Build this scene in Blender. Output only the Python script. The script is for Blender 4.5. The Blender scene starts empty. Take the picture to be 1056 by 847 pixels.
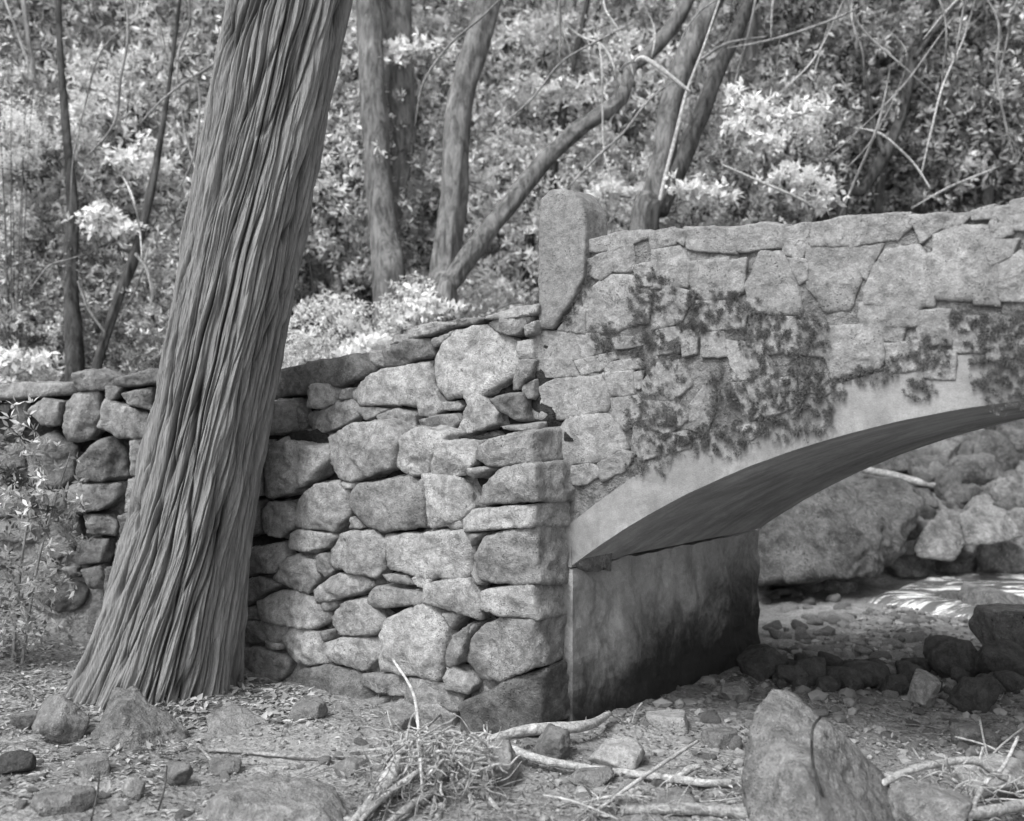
import bpy, bmesh, math, random
import numpy as np
from mathutils import Vector, noise as mnoise
random.seed(7); RNG = np.random.default_rng(7)
F = 1080.0; CX = 528.0; CY = 423.5; EYE = 1.5
scene = bpy.context.scene
col = scene.collection
# ------------------------------------------------------------------ frames
P0 = np.array([0.30, 5.20])
TH = math.radians(38.7)
U = np.array([math.cos(TH), -math.sin(TH)]); V = np.array([math.sin(TH), math.cos(TH)])
def uv(x, y):
    return (x-P0[0])*U[0]+(y-P0[1])*U[1], (x-P0[0])*V[0]+(y-P0[1])*V[1]
def P(px, py, Y):
    return np.array([(px-CX)/F*Y, Y, EYE-(py-CY)/F*Y])
def on_plane(px, py, v):
    """photo point -> (u, z) on the vertical plane at offset v from the bridge face"""
    rx = (px-CX)/F
    t = (P0@V+v)/(rx*V[0]+V[1])
    u, _ = uv(rx*t, t)
    return u, EYE-(py-CY)/F*t
# ------------------------------------------------------------------ noise
_perm = np.random.default_rng(3).permutation(256); _perm = np.concatenate([_perm, _perm, _perm])
_g = np.random.default_rng(4).normal(size=(256, 3)); _g /= np.linalg.norm(_g, axis=1)[:, None]
def noise3(p):
    p = np.asarray(p, float); i = np.floor(p).astype(int); f = p-i
    w = f*f*f*(f*(f*6-15)+10); i &= 255
    out = 0
    for dx in (0, 1):
        wx = w[:, 0] if dx else 1-w[:, 0]
        for dy in (0, 1):
            wy = w[:, 1] if dy else 1-w[:, 1]
            for dz in (0, 1):
                wz = w[:, 2] if dz else 1-w[:, 2]
                h = _perm[_perm[_perm[(i[:, 0]+dx) & 255]+((i[:, 1]+dy) & 255)]+((i[:, 2]+dz) & 255)]
                g = _g[h]
                d = g[:, 0]*(f[:, 0]-dx)+g[:, 1]*(f[:, 1]-dy)+g[:, 2]*(f[:, 2]-dz)
                out = out+d*wx*wy*wz
    return out*1.6
def fbm(p, o=4, gain=.5):
    s = 0; a = 1; q = np.asarray(p, float)
    for k in range(o):
        s = s+a*noise3(q+17.3*k); q = q*2.03; a *= gain
    return s
def sstep(a, b, x):
    t = np.clip((x-a)/(b-a), 0, 1); return t*t*(3-2*t)
# ------------------------------------------------------------------ mesh helpers
def mesh_np(name, v, f, tone=None, smooth=True):
    v = np.asarray(v, np.float32); f = np.asarray(f, np.int32); k = f.shape[1]
    me = bpy.data.meshes.new(name)
    me.vertices.add(len(v)); me.vertices.foreach_set('co', v.ravel())
    me.loops.add(f.size); me.loops.foreach_set('vertex_index', f.ravel())
    me.polygons.add(len(f)); me.polygons.foreach_set('loop_start', np.arange(len(f), dtype=np.int32)*k)
    me.update(calc_edges=True)
    me.polygons.foreach_set('use_smooth', np.full(len(f), smooth))
    if tone is not None:
        a = me.attributes.new('tone', 'FLOAT', 'POINT'); a.data.foreach_set('value', np.asarray(tone, np.float32))
    me.validate()
    return me
def link(name, me, m, parent=None, loc=None):
    o = bpy.data.objects.new(name, me); col.objects.link(o)
    if m and not me.materials: me.materials.append(m)
    if parent: o.parent = parent
    if loc is not None: o.location = loc
    return o
def tag(o, label, cat, group=None, kind=None):
    if label: o['label'] = label
    if cat: o['category'] = cat
    if group: o['group'] = group
    if kind: o['kind'] = kind
    return o
def empty(name, loc, rz=0):
    o = bpy.data.objects.new(name, None); col.objects.link(o); o.location = loc; o.rotation_euler = (0, 0, rz)
    o.empty_display_size = .2
    return o
_ico = {}
def ico(n):
    if n not in _ico:
        bm = bmesh.new(); bmesh.ops.create_icosphere(bm, subdivisions=n, radius=1)
        bm.verts.ensure_lookup_table()
        v = np.array([x.co[:] for x in bm.verts]); f = np.array([[q.index for q in p.verts] for p in bm.faces]); bm.free()
        v /= np.linalg.norm(v, axis=1)[:, None]
        _ico[n] = (v, f)
    return _ico[n]
def soft_rock(N, D, c, n=4, p=14, amp=.02, freq=6., off=0., ridge=0.):
    """points of a rounded convex solid bounded by planes N.x<=D about centre c"""
    dirs, f = ico(n)
    q = np.maximum(dirs@N.T, 0)/D
    r = 1/((q**p).sum(1))**(1/p)
    v = dirs*r[:, None]
    w = v+c+off
    d = fbm(w*freq, 4, .55)*amp+fbm(w*freq*.33+9, 2)*amp*1.3
    d -= amp*.9*np.abs(noise3(w*freq*.9+63)); d += amp*.35
    if ridge: d += -ridge*np.exp(-(noise3(w*freq*.6+31)/.05)**2)
    d *= np.minimum(1, r/ (amp*8+1e-6))
    v = v*(1+(d/np.maximum(r, .02)))[:, None]
    return v+c, f
def hull_planes(pts):
    pts = np.asarray(pts, float); c = pts.mean(0)
    bm = bmesh.new()
    for q in pts: bm.verts.new(q)
    r = bmesh.ops.convex_hull(bm, input=bm.verts)
    bmesh.ops.recalc_face_normals(bm, faces=bm.faces)
    N = []; D = []
    for f_ in bm.faces:
        n = np.array(f_.normal[:])
        if np.linalg.norm(n) < .5 or f_.calc_area() < 1e-6: continue
        d = n@(np.array(f_.verts[0].co[:])-c)
        if d < 0: n = -n; d = -d
        if any((n@n2) > .995 for n2 in N): continue
        N.append(n); D.append(max(d, .01))
    bm.free()
    return np.array(N), np.array(D), c
def hull_rock(name, pts, m, label, cat='boulder', n=6, p=22, amp=.02, freq=5, group=None, ridge=0.):
    N, D, c = hull_planes(pts)
    v, f = soft_rock(N, D, c, n, p, amp, freq, 0, ridge)
    base = np.array([c[0], c[1], v[:, 2].min()])
    o = link(name, mesh_np(name, v-base, f), m, loc=base)
    return tag(o, label, cat, group)
def tube_mesh(pts, rad, sides=10, sub=6, rough=0., nf=6., seed=0):
    pts = np.asarray(pts, float); rad = np.asarray(rad, float); n = len(pts)
    t = np.linspace(0, n-1, (n-1)*sub+1); i = np.clip(t.astype(int), 0, n-2); s = (t-i)[:, None]
    p0 = pts[np.maximum(i-1, 0)]; p1 = pts[i]; p2 = pts[i+1]; p3 = pts[np.minimum(i+2, n-1)]
    c = .5*((2*p1)+(-p0+p2)*s+(2*p0-5*p1+4*p2-p3)*s**2+(-p0+3*p1-3*p2+p3)*s**3)
    r = np.interp(t, np.arange(n), rad)
    tan = np.gradient(c, axis=0); tan /= np.linalg.norm(tan, axis=1)[:, None]+1e-9
    ref = np.array([0, 1, 0.]) if abs(tan.mean(0)[1]) < .8 else np.array([1., 0, 0])
    a = np.cross(tan, ref); a /= np.linalg.norm(a, axis=1)[:, None]; b = np.cross(tan, a)
    ang = np.arange(sides)*2*math.pi/sides
    ring = a[:, None]*np.cos(ang)[None, :, None]+b[:, None]*np.sin(ang)[None, :, None]
    rr = r[:, None]*np.ones(sides)[None]
    if rough:
        q = (c[:, None]*np.array([nf, nf, nf*.35])+ring*2.2+seed*7.7).reshape(-1, 3)
        rr = rr*(1+rough*fbm(q, 3).reshape(rr.shape))
    v = (c[:, None]+ring*rr[:, :, None]).reshape(-1, 3)
    k = len(c); j = np.arange(sides); j2 = (j+1) % sides
    f = np.concatenate([np.stack([q*sides+j, q*sides+j2, (q+1)*sides+j2, (q+1)*sides+j], 1) for q in range(k-1)])
    v = np.concatenate([v, c[:1], c[-1:]])
    e = np.stack([np.full(sides, k*sides), j2, j, j], 1); e2 = np.stack([np.full(sides, k*sides+1), (k-1)*sides+j, (k-1)*sides+j2, (k-1)*sides+j2], 1)
    return v, f, (e[:, :3], e2[:, :3])
def tube_obj(name, pieces, m, parent=None, **kw):
    Vs = []; Fs = []; T = []; o = 0
    for pts, rad in pieces:
        v, f, (a, b) = tube_mesh(pts, rad, **kw)
        tri = np.concatenate([np.stack([f[:, 0], f[:, 1], f[:, 2]], 1), np.stack([f[:, 0], f[:, 2], f[:, 3]], 1), a, b])
        Vs.append(v); Fs.append(tri+o); o += len(v)
    return link(name, mesh_np(name, np.concatenate(Vs), np.concatenate(Fs)), m, parent)
def leaves(c, d, n, L, W, tone):
    """diamond leaves: base c, direction d, normal n"""
    s = np.cross(d, n); s /= np.linalg.norm(s, axis=1)[:, None]+1e-9
    n2 = np.cross(s, d)
    L = L[:, None]; W = W[:, None]
    v0 = c; v1 = c+d*L*.45+s*W*.5+n2*W*.12; v2 = c+d*L-n2*L*.12; v3 = c+d*L*.45-s*W*.5+n2*W*.12
    v = np.stack([v0, v1, v2, v3], 1).reshape(-1, 3)
    k = np.arange(len(c))*4
    f = np.concatenate([np.stack([k, k+1, k+2], 1), np.stack([k, k+2, k+3], 1)])
    return v, f, np.repeat(tone, 4)
def unit(a): return a/(np.linalg.norm(a, axis=1)[:, None]+1e-9)
def sprigs(cent, tone, L=.08, per=6, rng=RNG, up=.5, aspect=.26):
    n = len(cent)
    ax = unit(rng.normal(size=(n, 3))+np.array([0, -.5, up]))
    c = np.repeat(cent, per, 0); a = np.repeat(ax, per, 0)
    d = unit(rng.normal(size=(n*per, 3))*.75+a*.55)
    c = c+d*L*.12
    Ls = L*rng.uniform(.55, 1.25, n*per)
    return leaves(c, d, unit(a+rng.normal(size=a.shape)*.3), Ls, Ls*aspect, np.repeat(tone, per)*np.minimum(rng.uniform(.6, 1.3, n*per), 9))
# ------------------------------------------------------------------ materials
def nt(name):
    m = bpy.data.materials.new(name); m.use_nodes = True; t = m.node_tree; t.nodes.clear()
    return m, t
class B:
    def __init__(s, t): s.t = t
    def n(s, ty, **k):
        x = s.t.nodes.new(ty)
        for a, b in k.items(): setattr(x, a, b)
        return x
    def noise(s, co, scale, detail=5, rough=.6, dist=0):
        x = s.n('ShaderNodeTexNoise'); s.t.links.new(co, x.inputs['Vector'])
        x.inputs['Scale'].default_value = scale; x.inputs['Detail'].default_value = detail
        x.inputs['Roughness'].default_value = rough; x.inputs['Distortion'].default_value = dist
        return x.outputs['Fac']
    def vor(s, co, scale, feat='F1'):
        x = s.n('ShaderNodeTexVoronoi', feature=feat); s.t.links.new(co, x.inputs['Vector']); x.inputs['Scale'].default_value = scale
        return x.outputs['Distance']
    def mapr(s, v, a, b, c, d, smooth=False):
        x = s.n('ShaderNodeMapRange'); s.put(v, x.inputs['Value'])
        if smooth: x.interpolation_type = 'SMOOTHSTEP'
        for i, q in zip(('From Min', 'From Max', 'To Min', 'To Max'), (a, b, c, d)): x.inputs[i].default_value = q
        return x.outputs['Result']
    def put(s, v, i):
        if isinstance(v, (int, float)): i.default_value = v
        else: s.t.links.new(v, i)
    def math(s, op, a, b=0., c=0.):
        x = s.n('ShaderNodeMath', operation=op); s.put(a, x.inputs[0]); s.put(b, x.inputs[1]); s.put(c, x.inputs[2])
        return x.outputs[0]
    def mix(s, f, a, b): # scalar lerp
        return s.math('ADD', a, s.math('MULTIPLY', f, s.math('SUBTRACT', b, a)))
    def scale(s, co, v):
        x = s.n('ShaderNodeVectorMath', operation='MULTIPLY'); s.t.links.new(co, x.inputs[0]); x.inputs[1].default_value = v
        return x.outputs[0]
    G = .68
    def out(s, val, h=None, dist=.01, strength=.7, rough=.9, spec=.2, extra=None):
        if s.G != 1: val = s.math('MULTIPLY', val, s.G)
        p = s.n('ShaderNodeBsdfPrincipled'); c = s.n('ShaderNodeCombineColor')
        for i in range(3): s.put(val, c.inputs[i])
        s.t.links.new(c.outputs[0], p.inputs['Base Color']); s.put(rough, p.inputs['Roughness'])
        p.inputs['Specular IOR Level'].default_value = spec
        if h is not None:
            b = s.n('ShaderNodeBump'); b.inputs['Strength'].default_value = strength; b.inputs['Distance'].default_value = dist
            s.t.links.new(h, b.inputs['Height']); s.t.links.new(b.outputs[0], p.inputs['Normal'])
        o = s.n('ShaderNodeOutputMaterial'); s.t.links.new(p.outputs[0], o.inputs[0])
        return p
def stone_mat(name, lo, hi, spot=.25, dark=.42, bump=.012, rand=.25, sc=1., grain=1.):
    m, t = nt(name); b = B(t); co = b.n('ShaderNodeTexCoord').outputs['Object']
    n1 = b.noise(co, 6*sc, 6, .7, .6); n2 = b.noise(co, 26*sc, 5, .7); n3 = b.noise(co, 130*sc, 3, .7); n4 = b.noise(co, 9*sc, 5, .7, .8)
    val = b.mapr(n1, .38, .62, lo, hi)
    val = b.math('MULTIPLY', val, b.mapr(n2, .36, .64, .74, 1.22))
    val = b.math('MULTIPLY', val, b.mapr(n3, .35, .65, 1-.17*grain, 1+.17*grain))
    val = b.mix(b.mapr(n4, .54, .66, 0, dark, True), val, lo*.35)
    sp = b.noise(co, 45*sc, 4, .75, .3)
    val = b.mix(b.mapr(sp, .56, .68, 0, spot, True), val, min(.62, hi*1.8))
    sp2 = b.noise(b.scale(co, (1.3, 1.1, .9)), 38*sc, 4, .8, .5)
    msk = b.math('MULTIPLY', b.mapr(sp2, .57, .66, 0, 1, True), b.mapr(n1, .45, .6, 0, dark*2, True))
    val = b.mix(msk, val, lo*.2)
    pit = b.math('MULTIPLY', b.mapr(b.vor(b.scale(co, (1, 1.2, 1.4)), 62), .16, .26, 1, 0, True), b.mapr(b.noise(co, 7, 3, .6), .50, .62, 0, .75, True))
    val = b.mix(pit, val, lo*.3)
    fl = b.math('MULTIPLY', b.mapr(b.vor(b.scale(co, (1.3, 1, 1.1)), 48), .13, .24, 1, 0, True), b.mapr(b.noise(co, 5.3, 3, .6), .50, .62, 0, .6, True))
    val = b.mix(fl, val, min(.6, hi*1.55))
    r = b.n('ShaderNodeObjectInfo').outputs['Random']
    val = b.math('MULTIPLY', val, b.mapr(r, 0, 1, 1-rand, 1+rand))
    h = b.math('ADD', b.math('MULTIPLY', n2, .6), b.math('MULTIPLY', n3, .22)); h = b.math('ADD', h, b.math('MULTIPLY', n4, .7)); h = b.math('SUBTRACT', h, b.math('MULTIPLY', pit, .5))
    b.out(val, h, bump*2.2, 1)
    return m
M = {}
M['stone'] = stone_mat('fieldstone', .26, .43)
M['stone_dark'] = stone_mat('dark_fieldstone', .17, .33)  # darker fieldstone for some upper stones, low stones and small rocks
M['stone_base'] = stone_mat('base_fieldstone', .08, .19, dark=.4)  # darkest fieldstone, for the corner stones at the wall foot
M['leftstone'] = stone_mat('old_wall_stone', .20, .33)
M['face'] = stone_mat('dressed_stone', .25, .37, spot=.15, dark=.42, rand=.1, bump=.008)
M['mortar'] = stone_mat('mortar', .20, .34, spot=.3, dark=.5, rand=0, bump=.02)
M['post'] = stone_mat('post_stone', .22, .30, spot=.1, dark=.2, rand=0, bump=.006)
M['boulder'] = stone_mat('boulder_rock', .20, .36, spot=.4, dark=.5, bump=.025, rand=.15, sc=.8)
M['darkrock'] = stone_mat('dark_shaded_rock', .07, .15, spot=.1, dark=.3, bump=.02, rand=.1)  # dark tone carries the bridge shade; also the dark left-edge stone
M['farrock'] = stone_mat('creek_rock', .16, .38, spot=.45, dark=.6, bump=.03, rand=.3, sc=.7)
M['cobble'] = stone_mat('cobble_rock', .24, .42, spot=.3, dark=.2, bump=.008, rand=.35, sc=1.5)
M['dark_back'] = stone_mat('joint_shade_back', .03, .07, spot=.05, dark=.5, bump=.03, rand=0)  # near-black, puts the shade of the open joints into the core colour
def concrete(name, kind):
    m, t = nt(name); b = B(t); co = b.n('ShaderNodeTexCoord').outputs['Object']
    sep = b.n('ShaderNodeSeparateXYZ'); t.links.new(co, sep.inputs[0])
    n1 = b.noise(co, 3.2, 6, .65, .6); n3 = b.noise(co, 150, 3, .7); n2 = b.noise(co, 22, 5, .7)
    if kind == 'ring':
        st = b.noise(b.scale(co, (7, 2, 1.3)), 1.6, 5, .6, .5)
        val = b.mapr(n1, .38, .62, .24, .38); val = b.math('MULTIPLY', val, b.mapr(st, .3, .7, .86, 1.1))
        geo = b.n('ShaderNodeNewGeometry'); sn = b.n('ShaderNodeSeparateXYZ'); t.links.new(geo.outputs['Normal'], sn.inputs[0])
        # shuttered underside: board marks run along the barrel, toned lighter to offset the shade
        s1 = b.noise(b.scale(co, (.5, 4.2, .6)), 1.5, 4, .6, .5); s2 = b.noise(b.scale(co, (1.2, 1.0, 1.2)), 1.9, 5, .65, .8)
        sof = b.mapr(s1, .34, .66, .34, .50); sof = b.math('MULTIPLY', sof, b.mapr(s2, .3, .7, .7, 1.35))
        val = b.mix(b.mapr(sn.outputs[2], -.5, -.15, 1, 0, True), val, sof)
    elif kind == 'abut':
        val = b.mapr(n1, .38, .62, .32, .48)
        st = b.noise(b.scale(co, (3, 2.2, 1.1)), 1.8, 5, .6, .4); val = b.math('MULTIPLY', val, b.mapr(st, .3, .7, .8, 1.2))
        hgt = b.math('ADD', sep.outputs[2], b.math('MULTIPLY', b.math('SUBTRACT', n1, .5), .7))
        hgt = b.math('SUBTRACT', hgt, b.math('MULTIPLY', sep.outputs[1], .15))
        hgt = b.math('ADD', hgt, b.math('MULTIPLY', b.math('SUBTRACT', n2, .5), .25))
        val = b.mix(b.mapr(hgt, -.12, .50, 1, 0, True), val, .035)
    else:
        val = b.mapr(n1, .3, .7, .22, .33)
    val = b.math('MULTIPLY', val, b.mapr(n3, .25, .75, .82, 1.18)); val = b.math('MULTIPLY', val, b.mapr(n2, .3, .7, .88, 1.12))
    h = b.math('ADD', b.math('MULTIPLY', n2, .5), b.math('MULTIPLY', n3, .3))
    b.out(val, h, .01, .7)
    return m
M['ring'] = concrete('cast_concrete', 'ring'); M['abut'] = concrete('stained_concrete', 'abut')
def tone_mat(name, lo, hi, trans=0., stretch=None, rough=.85, bump=0, jit=.25, spec=.25):
    m, t = nt(name); b = B(t); b.G = 1 if trans > .3 else .72; at = b.n('ShaderNodeAttribute', attribute_name='tone').outputs['Fac']
    co = b.n('ShaderNodeTexCoord').outputs['Object']
    val = b.mapr(at, 0, 1, lo, hi)
    c2 = b.scale(co, stretch) if stretch else co
    n = b.noise(c2, 10, 5, .65)
    if jit: val = b.math('MULTIPLY', val, b.mapr(n, .3, .7, 1-jit, 1+jit))
    p = b.out(val, n if bump else None, bump or .01, .8, rough, spec)
    if trans:
        c = [l.from_socket for l in t.links if l.to_socket == p.inputs['Base Color']][0]
        tr = b.n('ShaderNodeBsdfTranslucent'); t.links.new(c, tr.inputs[0])
        mx = b.n('ShaderNodeMixShader'); mx.inputs[0].default_value = trans
        o = [x for x in t.nodes if x.type == 'OUTPUT_MATERIAL'][0]
        t.links.new(p.outputs[0], mx.inputs[1]); t.links.new(tr.outputs[0], mx.inputs[2]); t.links.new(mx.outputs[0], o.inputs[0])
    return m
M['bark'] = tone_mat('cedar_bark', .04, .37, stretch=(13, 13, 1.4), bump=.02, jit=.22, spec=.1)
M['leaf'] = tone_mat('leaf', .0, .95, trans=.45, rough=.5, jit=0, spec=.4)
M['moss'] = tone_mat('moss', .09, .25, jit=0, rough=1, spec=0)
M['litter'] = tone_mat('dry_leaf', .06, .6, trans=.15, jit=0, rough=.8)
M['gravel'] = tone_mat('gravel', .08, .45, jit=.2, spec=.15)
def bark2(name, lo, hi, st=(1, 1, .22), scl=17):
    m, t = nt(name); b = B(t); co = b.n('ShaderNodeTexCoord').outputs['Object']
    n = b.noise(b.scale(co, st), scl, 6, .75, .6); n2 = b.noise(co, 3, 4, .6)
    val = b.mapr(n, .38, .62, lo*.7, hi*1.1); val = b.math('MULTIPLY', val, b.mapr(n2, .3, .7, .75, 1.25))
    b.out(val, n, .03, .9, spec=.1); return m
M['trunk'] = bark2('grey_bark', .13, .30); M['trunk_dark'] = bark2('dark_bark', .05, .14); M['trunk_light'] = bark2('pale_bark', .25, .45)
M['wood'] = bark2('weathered_wood', .50, .84, (1, 1, 1), 38); M['wood_grey'] = bark2('grey_driftwood', .32, .58, (1, 1, 1), 38); M['twig'] = bark2('pale_twig', .66, .98, (1, 1, 1), 38)
def ground_mat():
    m, t = nt('forest_floor'); b = B(t); co = b.n('ShaderNodeTexCoord').outputs['Object']
    n1 = b.noise(co, 1.1, 5, .6); n2 = b.noise(co, 9, 6, .7); n3 = b.noise(co, 60, 4, .75); n4 = b.vor(co, 34)
    sep = b.n('ShaderNodeSeparateXYZ'); t.links.new(co, sep.inputs[0])
    val = b.mapr(n1, .38, .62, .27, .41); val = b.math('MULTIPLY', val, b.mapr(n2, .3, .7, .65, 1.3)); val = b.math('MULTIPLY', val, b.mapr(n3, .3, .7, .6, 1.45))
    far = b.mapr(sep.outputs[1], 10, 13, 0, 1); val = b.mix(far, val, .14)
    h = b.math('ADD', b.math('MULTIPLY', n2, .8), b.math('MULTIPLY', n3, .45)); h = b.math('SUBTRACT', h, b.math('MULTIPLY', n4, .4))
    b.out(val, h, .03, 1, .95, .1); return m
M['ground'] = ground_mat()
def water_mat():
    m, t = nt('creek_water'); b = B(t); b.G = 1; co = b.n('ShaderNodeTexCoord').outputs['Object']
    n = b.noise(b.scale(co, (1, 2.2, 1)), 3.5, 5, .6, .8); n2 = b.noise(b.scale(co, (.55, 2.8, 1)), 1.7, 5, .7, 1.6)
    glint = b.mapr(n2, .47, .60, 0, 1, True)  # white streaks paint sky reflection into the water colour
    p = b.out(b.mix(glint, .10, .75), n, .05, .5, b.mix(glint, .12, .5), .5); return m
M['water'] = water_mat()
# ------------------------------------------------------------------ terrain
def hgt(x, y, detail=True):
    x = np.atleast_1d(np.asarray(x, float)); y = np.atleast_1d(np.asarray(y, float))
    u, v = uv(x, y)
    yf = np.where(x > -2.03, 5.056-.801*x, 6.68+.08*(-2.03-x))
    z = -.10+0*x
    z = z+.16*sstep(-1.9, -3.6, x)*sstep(4.2, 6.6, y)             # slope up to the far left wall
    z = z-.06*sstep(.2, 1.2, u)*sstep(-.2, .4, v)
    z = z+sstep(9.3, 9.8, y)*np.clip(y-9.5, 0, 2.4)*.62
    bank = sstep(.12, .34, y-yf)*sstep(-.12, -.45, u+1.9*sstep(1.9, 2.6, v))
    far = sstep(11.5, 13, y)
    bankh = 1.42+.12*fbm(np.stack([x*.6, y*.6, 0*x], 1), 2)
    z = z*(1-bank)+np.maximum(z, bankh)*bank
    hill = np.clip(y-11.8, 0, None)
    z = z+np.minimum(hill, 40)*.62*sstep(11.8, 14, y)+far*.2
    if detail:
        near = 1-sstep(9, 14, y)
        q = np.stack([x, y, 0*x], 1)
        z = z+.045*fbm(q*1.3, 3)*(1-bank*.5)+near*(.014*fbm(q*9, 3)+.007*np.abs(noise3(q*30)))+(1-near)*.4*fbm(q*.35, 3)
    return z
def ghit(px, py, y0=2.2, y1=40.):
    ys = np.linspace(y0, y1, 3000)
    xs = (px-CX)/F*ys; zs = EYE-(py-CY)/F*ys
    h = hgt(xs, ys)
    k = np.argmax(zs <= h)
    return np.array([xs[k], ys[k], h[k]])
def warp(n, half, c, k):
    t = np.linspace(-1, 1, n); return c+half*np.sinh(k*t)/math.sinh(k)
xs = warp(540, 140, .3, 5.2); ys = warp(640, 140, 5.6, 5.2)
X, Y = np.meshgrid(xs, ys)
Z = hgt(X.ravel(), Y.ravel())
nx, ny = len(xs), len(ys)
idx = np.arange(nx*ny).reshape(ny, nx)
Fq = np.stack([idx[:-1, :-1].ravel(), idx[:-1, 1:].ravel(), idx[1:, 1:].ravel(), idx[1:, :-1].ravel()], 1)
g = link('ground', mesh_np('ground', np.stack([X.ravel(), Y.ravel(), Z], 1), Fq), M['ground'])
tag(g, 'dusty forest floor and creek bank with fine litter', 'ground', kind='structure')
# creek water beyond the arch
wx, wy = np.meshgrid(np.linspace(2.55, 8, 140), np.linspace(7.45, 9.75, 90))
wz = -.035+.02*fbm(np.stack([wx.ravel()*1.5, wy.ravel()*4, 0*wx.ravel()], 1), 3)+.05*sstep(8.8, 9.7, wy.ravel())
edge = wx.ravel()-(3.0+1.0*np.abs(wy.ravel()-8.75)+.25*noise3(np.stack([wy.ravel()*2, 0*wz, 0*wz], 1)))
wz = wz-.25*sstep(.15, -.35, edge)
ii = np.arange(wx.size).reshape(wx.shape)
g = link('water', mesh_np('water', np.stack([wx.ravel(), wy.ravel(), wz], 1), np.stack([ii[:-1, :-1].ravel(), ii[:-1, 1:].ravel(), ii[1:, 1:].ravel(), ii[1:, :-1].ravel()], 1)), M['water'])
tag(g, 'shallow creek water with bright ripples beyond the arch', 'water', kind='structure')
# ------------------------------------------------------------------ bridge
bridge = empty('stone_bridge', (P0[0], P0[1], 0), -TH)      # local x along the face, local y through the bridge
tag(bridge, 'mossy mortared stone arch bridge with concrete barrel and low parapet', 'bridge')
W = 2.12; CU, CZ, R = 2.6, 1.57, 4.44
def zin(u): return CZ-(R-np.sqrt(np.maximum(R*R-(u-CU)**2, 0)))
def extr(name, poly_bottom, poly_top, us, v0, v1, m, nv=1, disp=0., parent=bridge, sharp=True):
    """solid between two curves over us, from v0 to v1"""
    n = len(us); vs = np.linspace(v0, v1, nv+1)
    zb = np.array([poly_bottom(a) for a in us]); zt = np.array([poly_top(a) for a in us])
    nz = max(2, int((zt-zb).max()/.03)) if disp else 1
    vv = []; ff = []; 
    def grid(fn, a, b_):
        o = len(vv)
        for i in range(a+1):
            for j in range(b_+1): vv.append(fn(i/a, j/b_))
        for i in range(a):
            for j in range(b_):
                q = o+i*(b_+1)+j; ff.append((q, q+1, q+b_+2, q+b_+1))
    ui = lambda s: np.interp(s*(n-1), range(n), us); zbi = lambda s: float(np.interp(s*(n-1), range(n), zb)); zti = lambda s: float(np.interp(s*(n-1), range(n), zt))
    A = n-1
    grid(lambda s, w: (ui(1-s), v0, zbi(1-s)+(zti(1-s)-zbi(1-s))*w), A, nz)
    grid(lambda s, w: (ui(s), v1, zbi(s)+(zti(s)-zbi(s))*w), A, nz)
    grid(lambda s, w: (ui(s), v1+(v0-v1)*w, zbi(s)), A, max(nv, 1))
    grid(lambda s, w: (ui(1-s), v1+(v0-v1)*w, zti(1-s)), A, max(nv, 1))
    grid(lambda s, w: (us[0], v0+(v1-v0)*s, zb[0]+(zt[0]-zb[0])*w), max(nv, 1), nz)
    grid(lambda s, w: (us[-1], v1+(v0-v1)*s, zb[-1]+(zt[-1]-zb[-1])*w), max(nv, 1), nz)
    v = np.array(vv)
    me = bpy.data.meshes.new(name); me.from_pydata(v.tolist(), [], ff)
    bm = bmesh.new(); bm.from_mesh(me); bmesh.ops.remove_doubles(bm, verts=bm.verts, dist=1e-5); bmesh.ops.recalc_face_normals(bm, faces=bm.faces)
    if disp:
        bm.verts.ensure_lookup_table()
        co = np.array([q.co[:] for q in bm.verts]); no = np.array([q.normal[:] for q in bm.verts])
        d = disp*fbm(co*7, 4)
        co = co+no*d[:, None]
        for q, c_ in zip(bm.verts, co): q.co = c_
    bm.to_mesh(me); bm.free()
    return link(name, me, m, parent)
TOPL = [(590, 256), (602, 250), (643, 240), (688, 237), (757, 236), (806, 234), (836, 230), (935, 221), (1003, 216), (1057, 205)]
tu = [on_plane(a, b_, 0) for a, b_ in TOPL]
tu_u = np.array([a for a, _ in tu]); tu_z = np.array([b_ for _, b_ in tu])
print('parapet', list(zip(tu_u.round(2), tu_z.round(2))))
def ztop(u):
    if u <= tu_u[-1]: return float(np.interp(u, tu_u, tu_z))-.012
    return float(tu_z[-1]+.02*(u-tu_u[-1]))-.012 if u < CU+.3 else float(tu_z[-1]-.03*(u-CU-.3))-.012
arc = np.concatenate([[0], np.linspace(.02, 5.2, 130)])
# arch barrel (ring shows on the face)
TR = .215
extr('arch_barrel', lambda u: zin(u), lambda u: zin(u)+TR*(1+.05*math.sin(u*2)) , np.linspace(0, 5.2, 120), -.006, W, M['ring'], nv=10, disp=.003)
extr('skewback', lambda u: .74-.02, lambda u: .74+TR*.95+u*.25, np.linspace(-.13, -.001, 8), -.005, .5, M['ring'], nv=6, disp=.003)
extr('abutment', lambda u: -.5, lambda u: .715, np.linspace(-1.4, -.002, 30), .004, W-.02, M['abut'], nv=60, disp=.018)
extr('abutment', lambda u: -.5, lambda u: .715, np.linspace(5.202, 6.8, 10), .004, W-.02, M['abut'], nv=6)
# spandrel and parapet wall, one per side, and the deck
def sp_bot(u):
    return .72 if u < 0 or u > 5.2 else float(zin(u))+TR*.9
usf = np.concatenate([np.linspace(-.55, -.01, 30), np.linspace(0, 3.2, 150), np.linspace(3.25, 6.8, 30)])
for v0, v1 in ((.004, .36), (W-.36, W-.008)):
    extr('parapet_wall', sp_bot, ztop, usf[usf > (-.2 if v0 < 1 else .3)], v0, v1, M['mortar'], nv=6, disp=.012)
extr('deck', lambda u: sp_bot(u)+.02, lambda u: 1.72+.09*math.exp(-((u-CU)/2)**2), np.linspace(-1.3, 6.7, 60), .37, W-.37, M['mortar'], nv=4)
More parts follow.
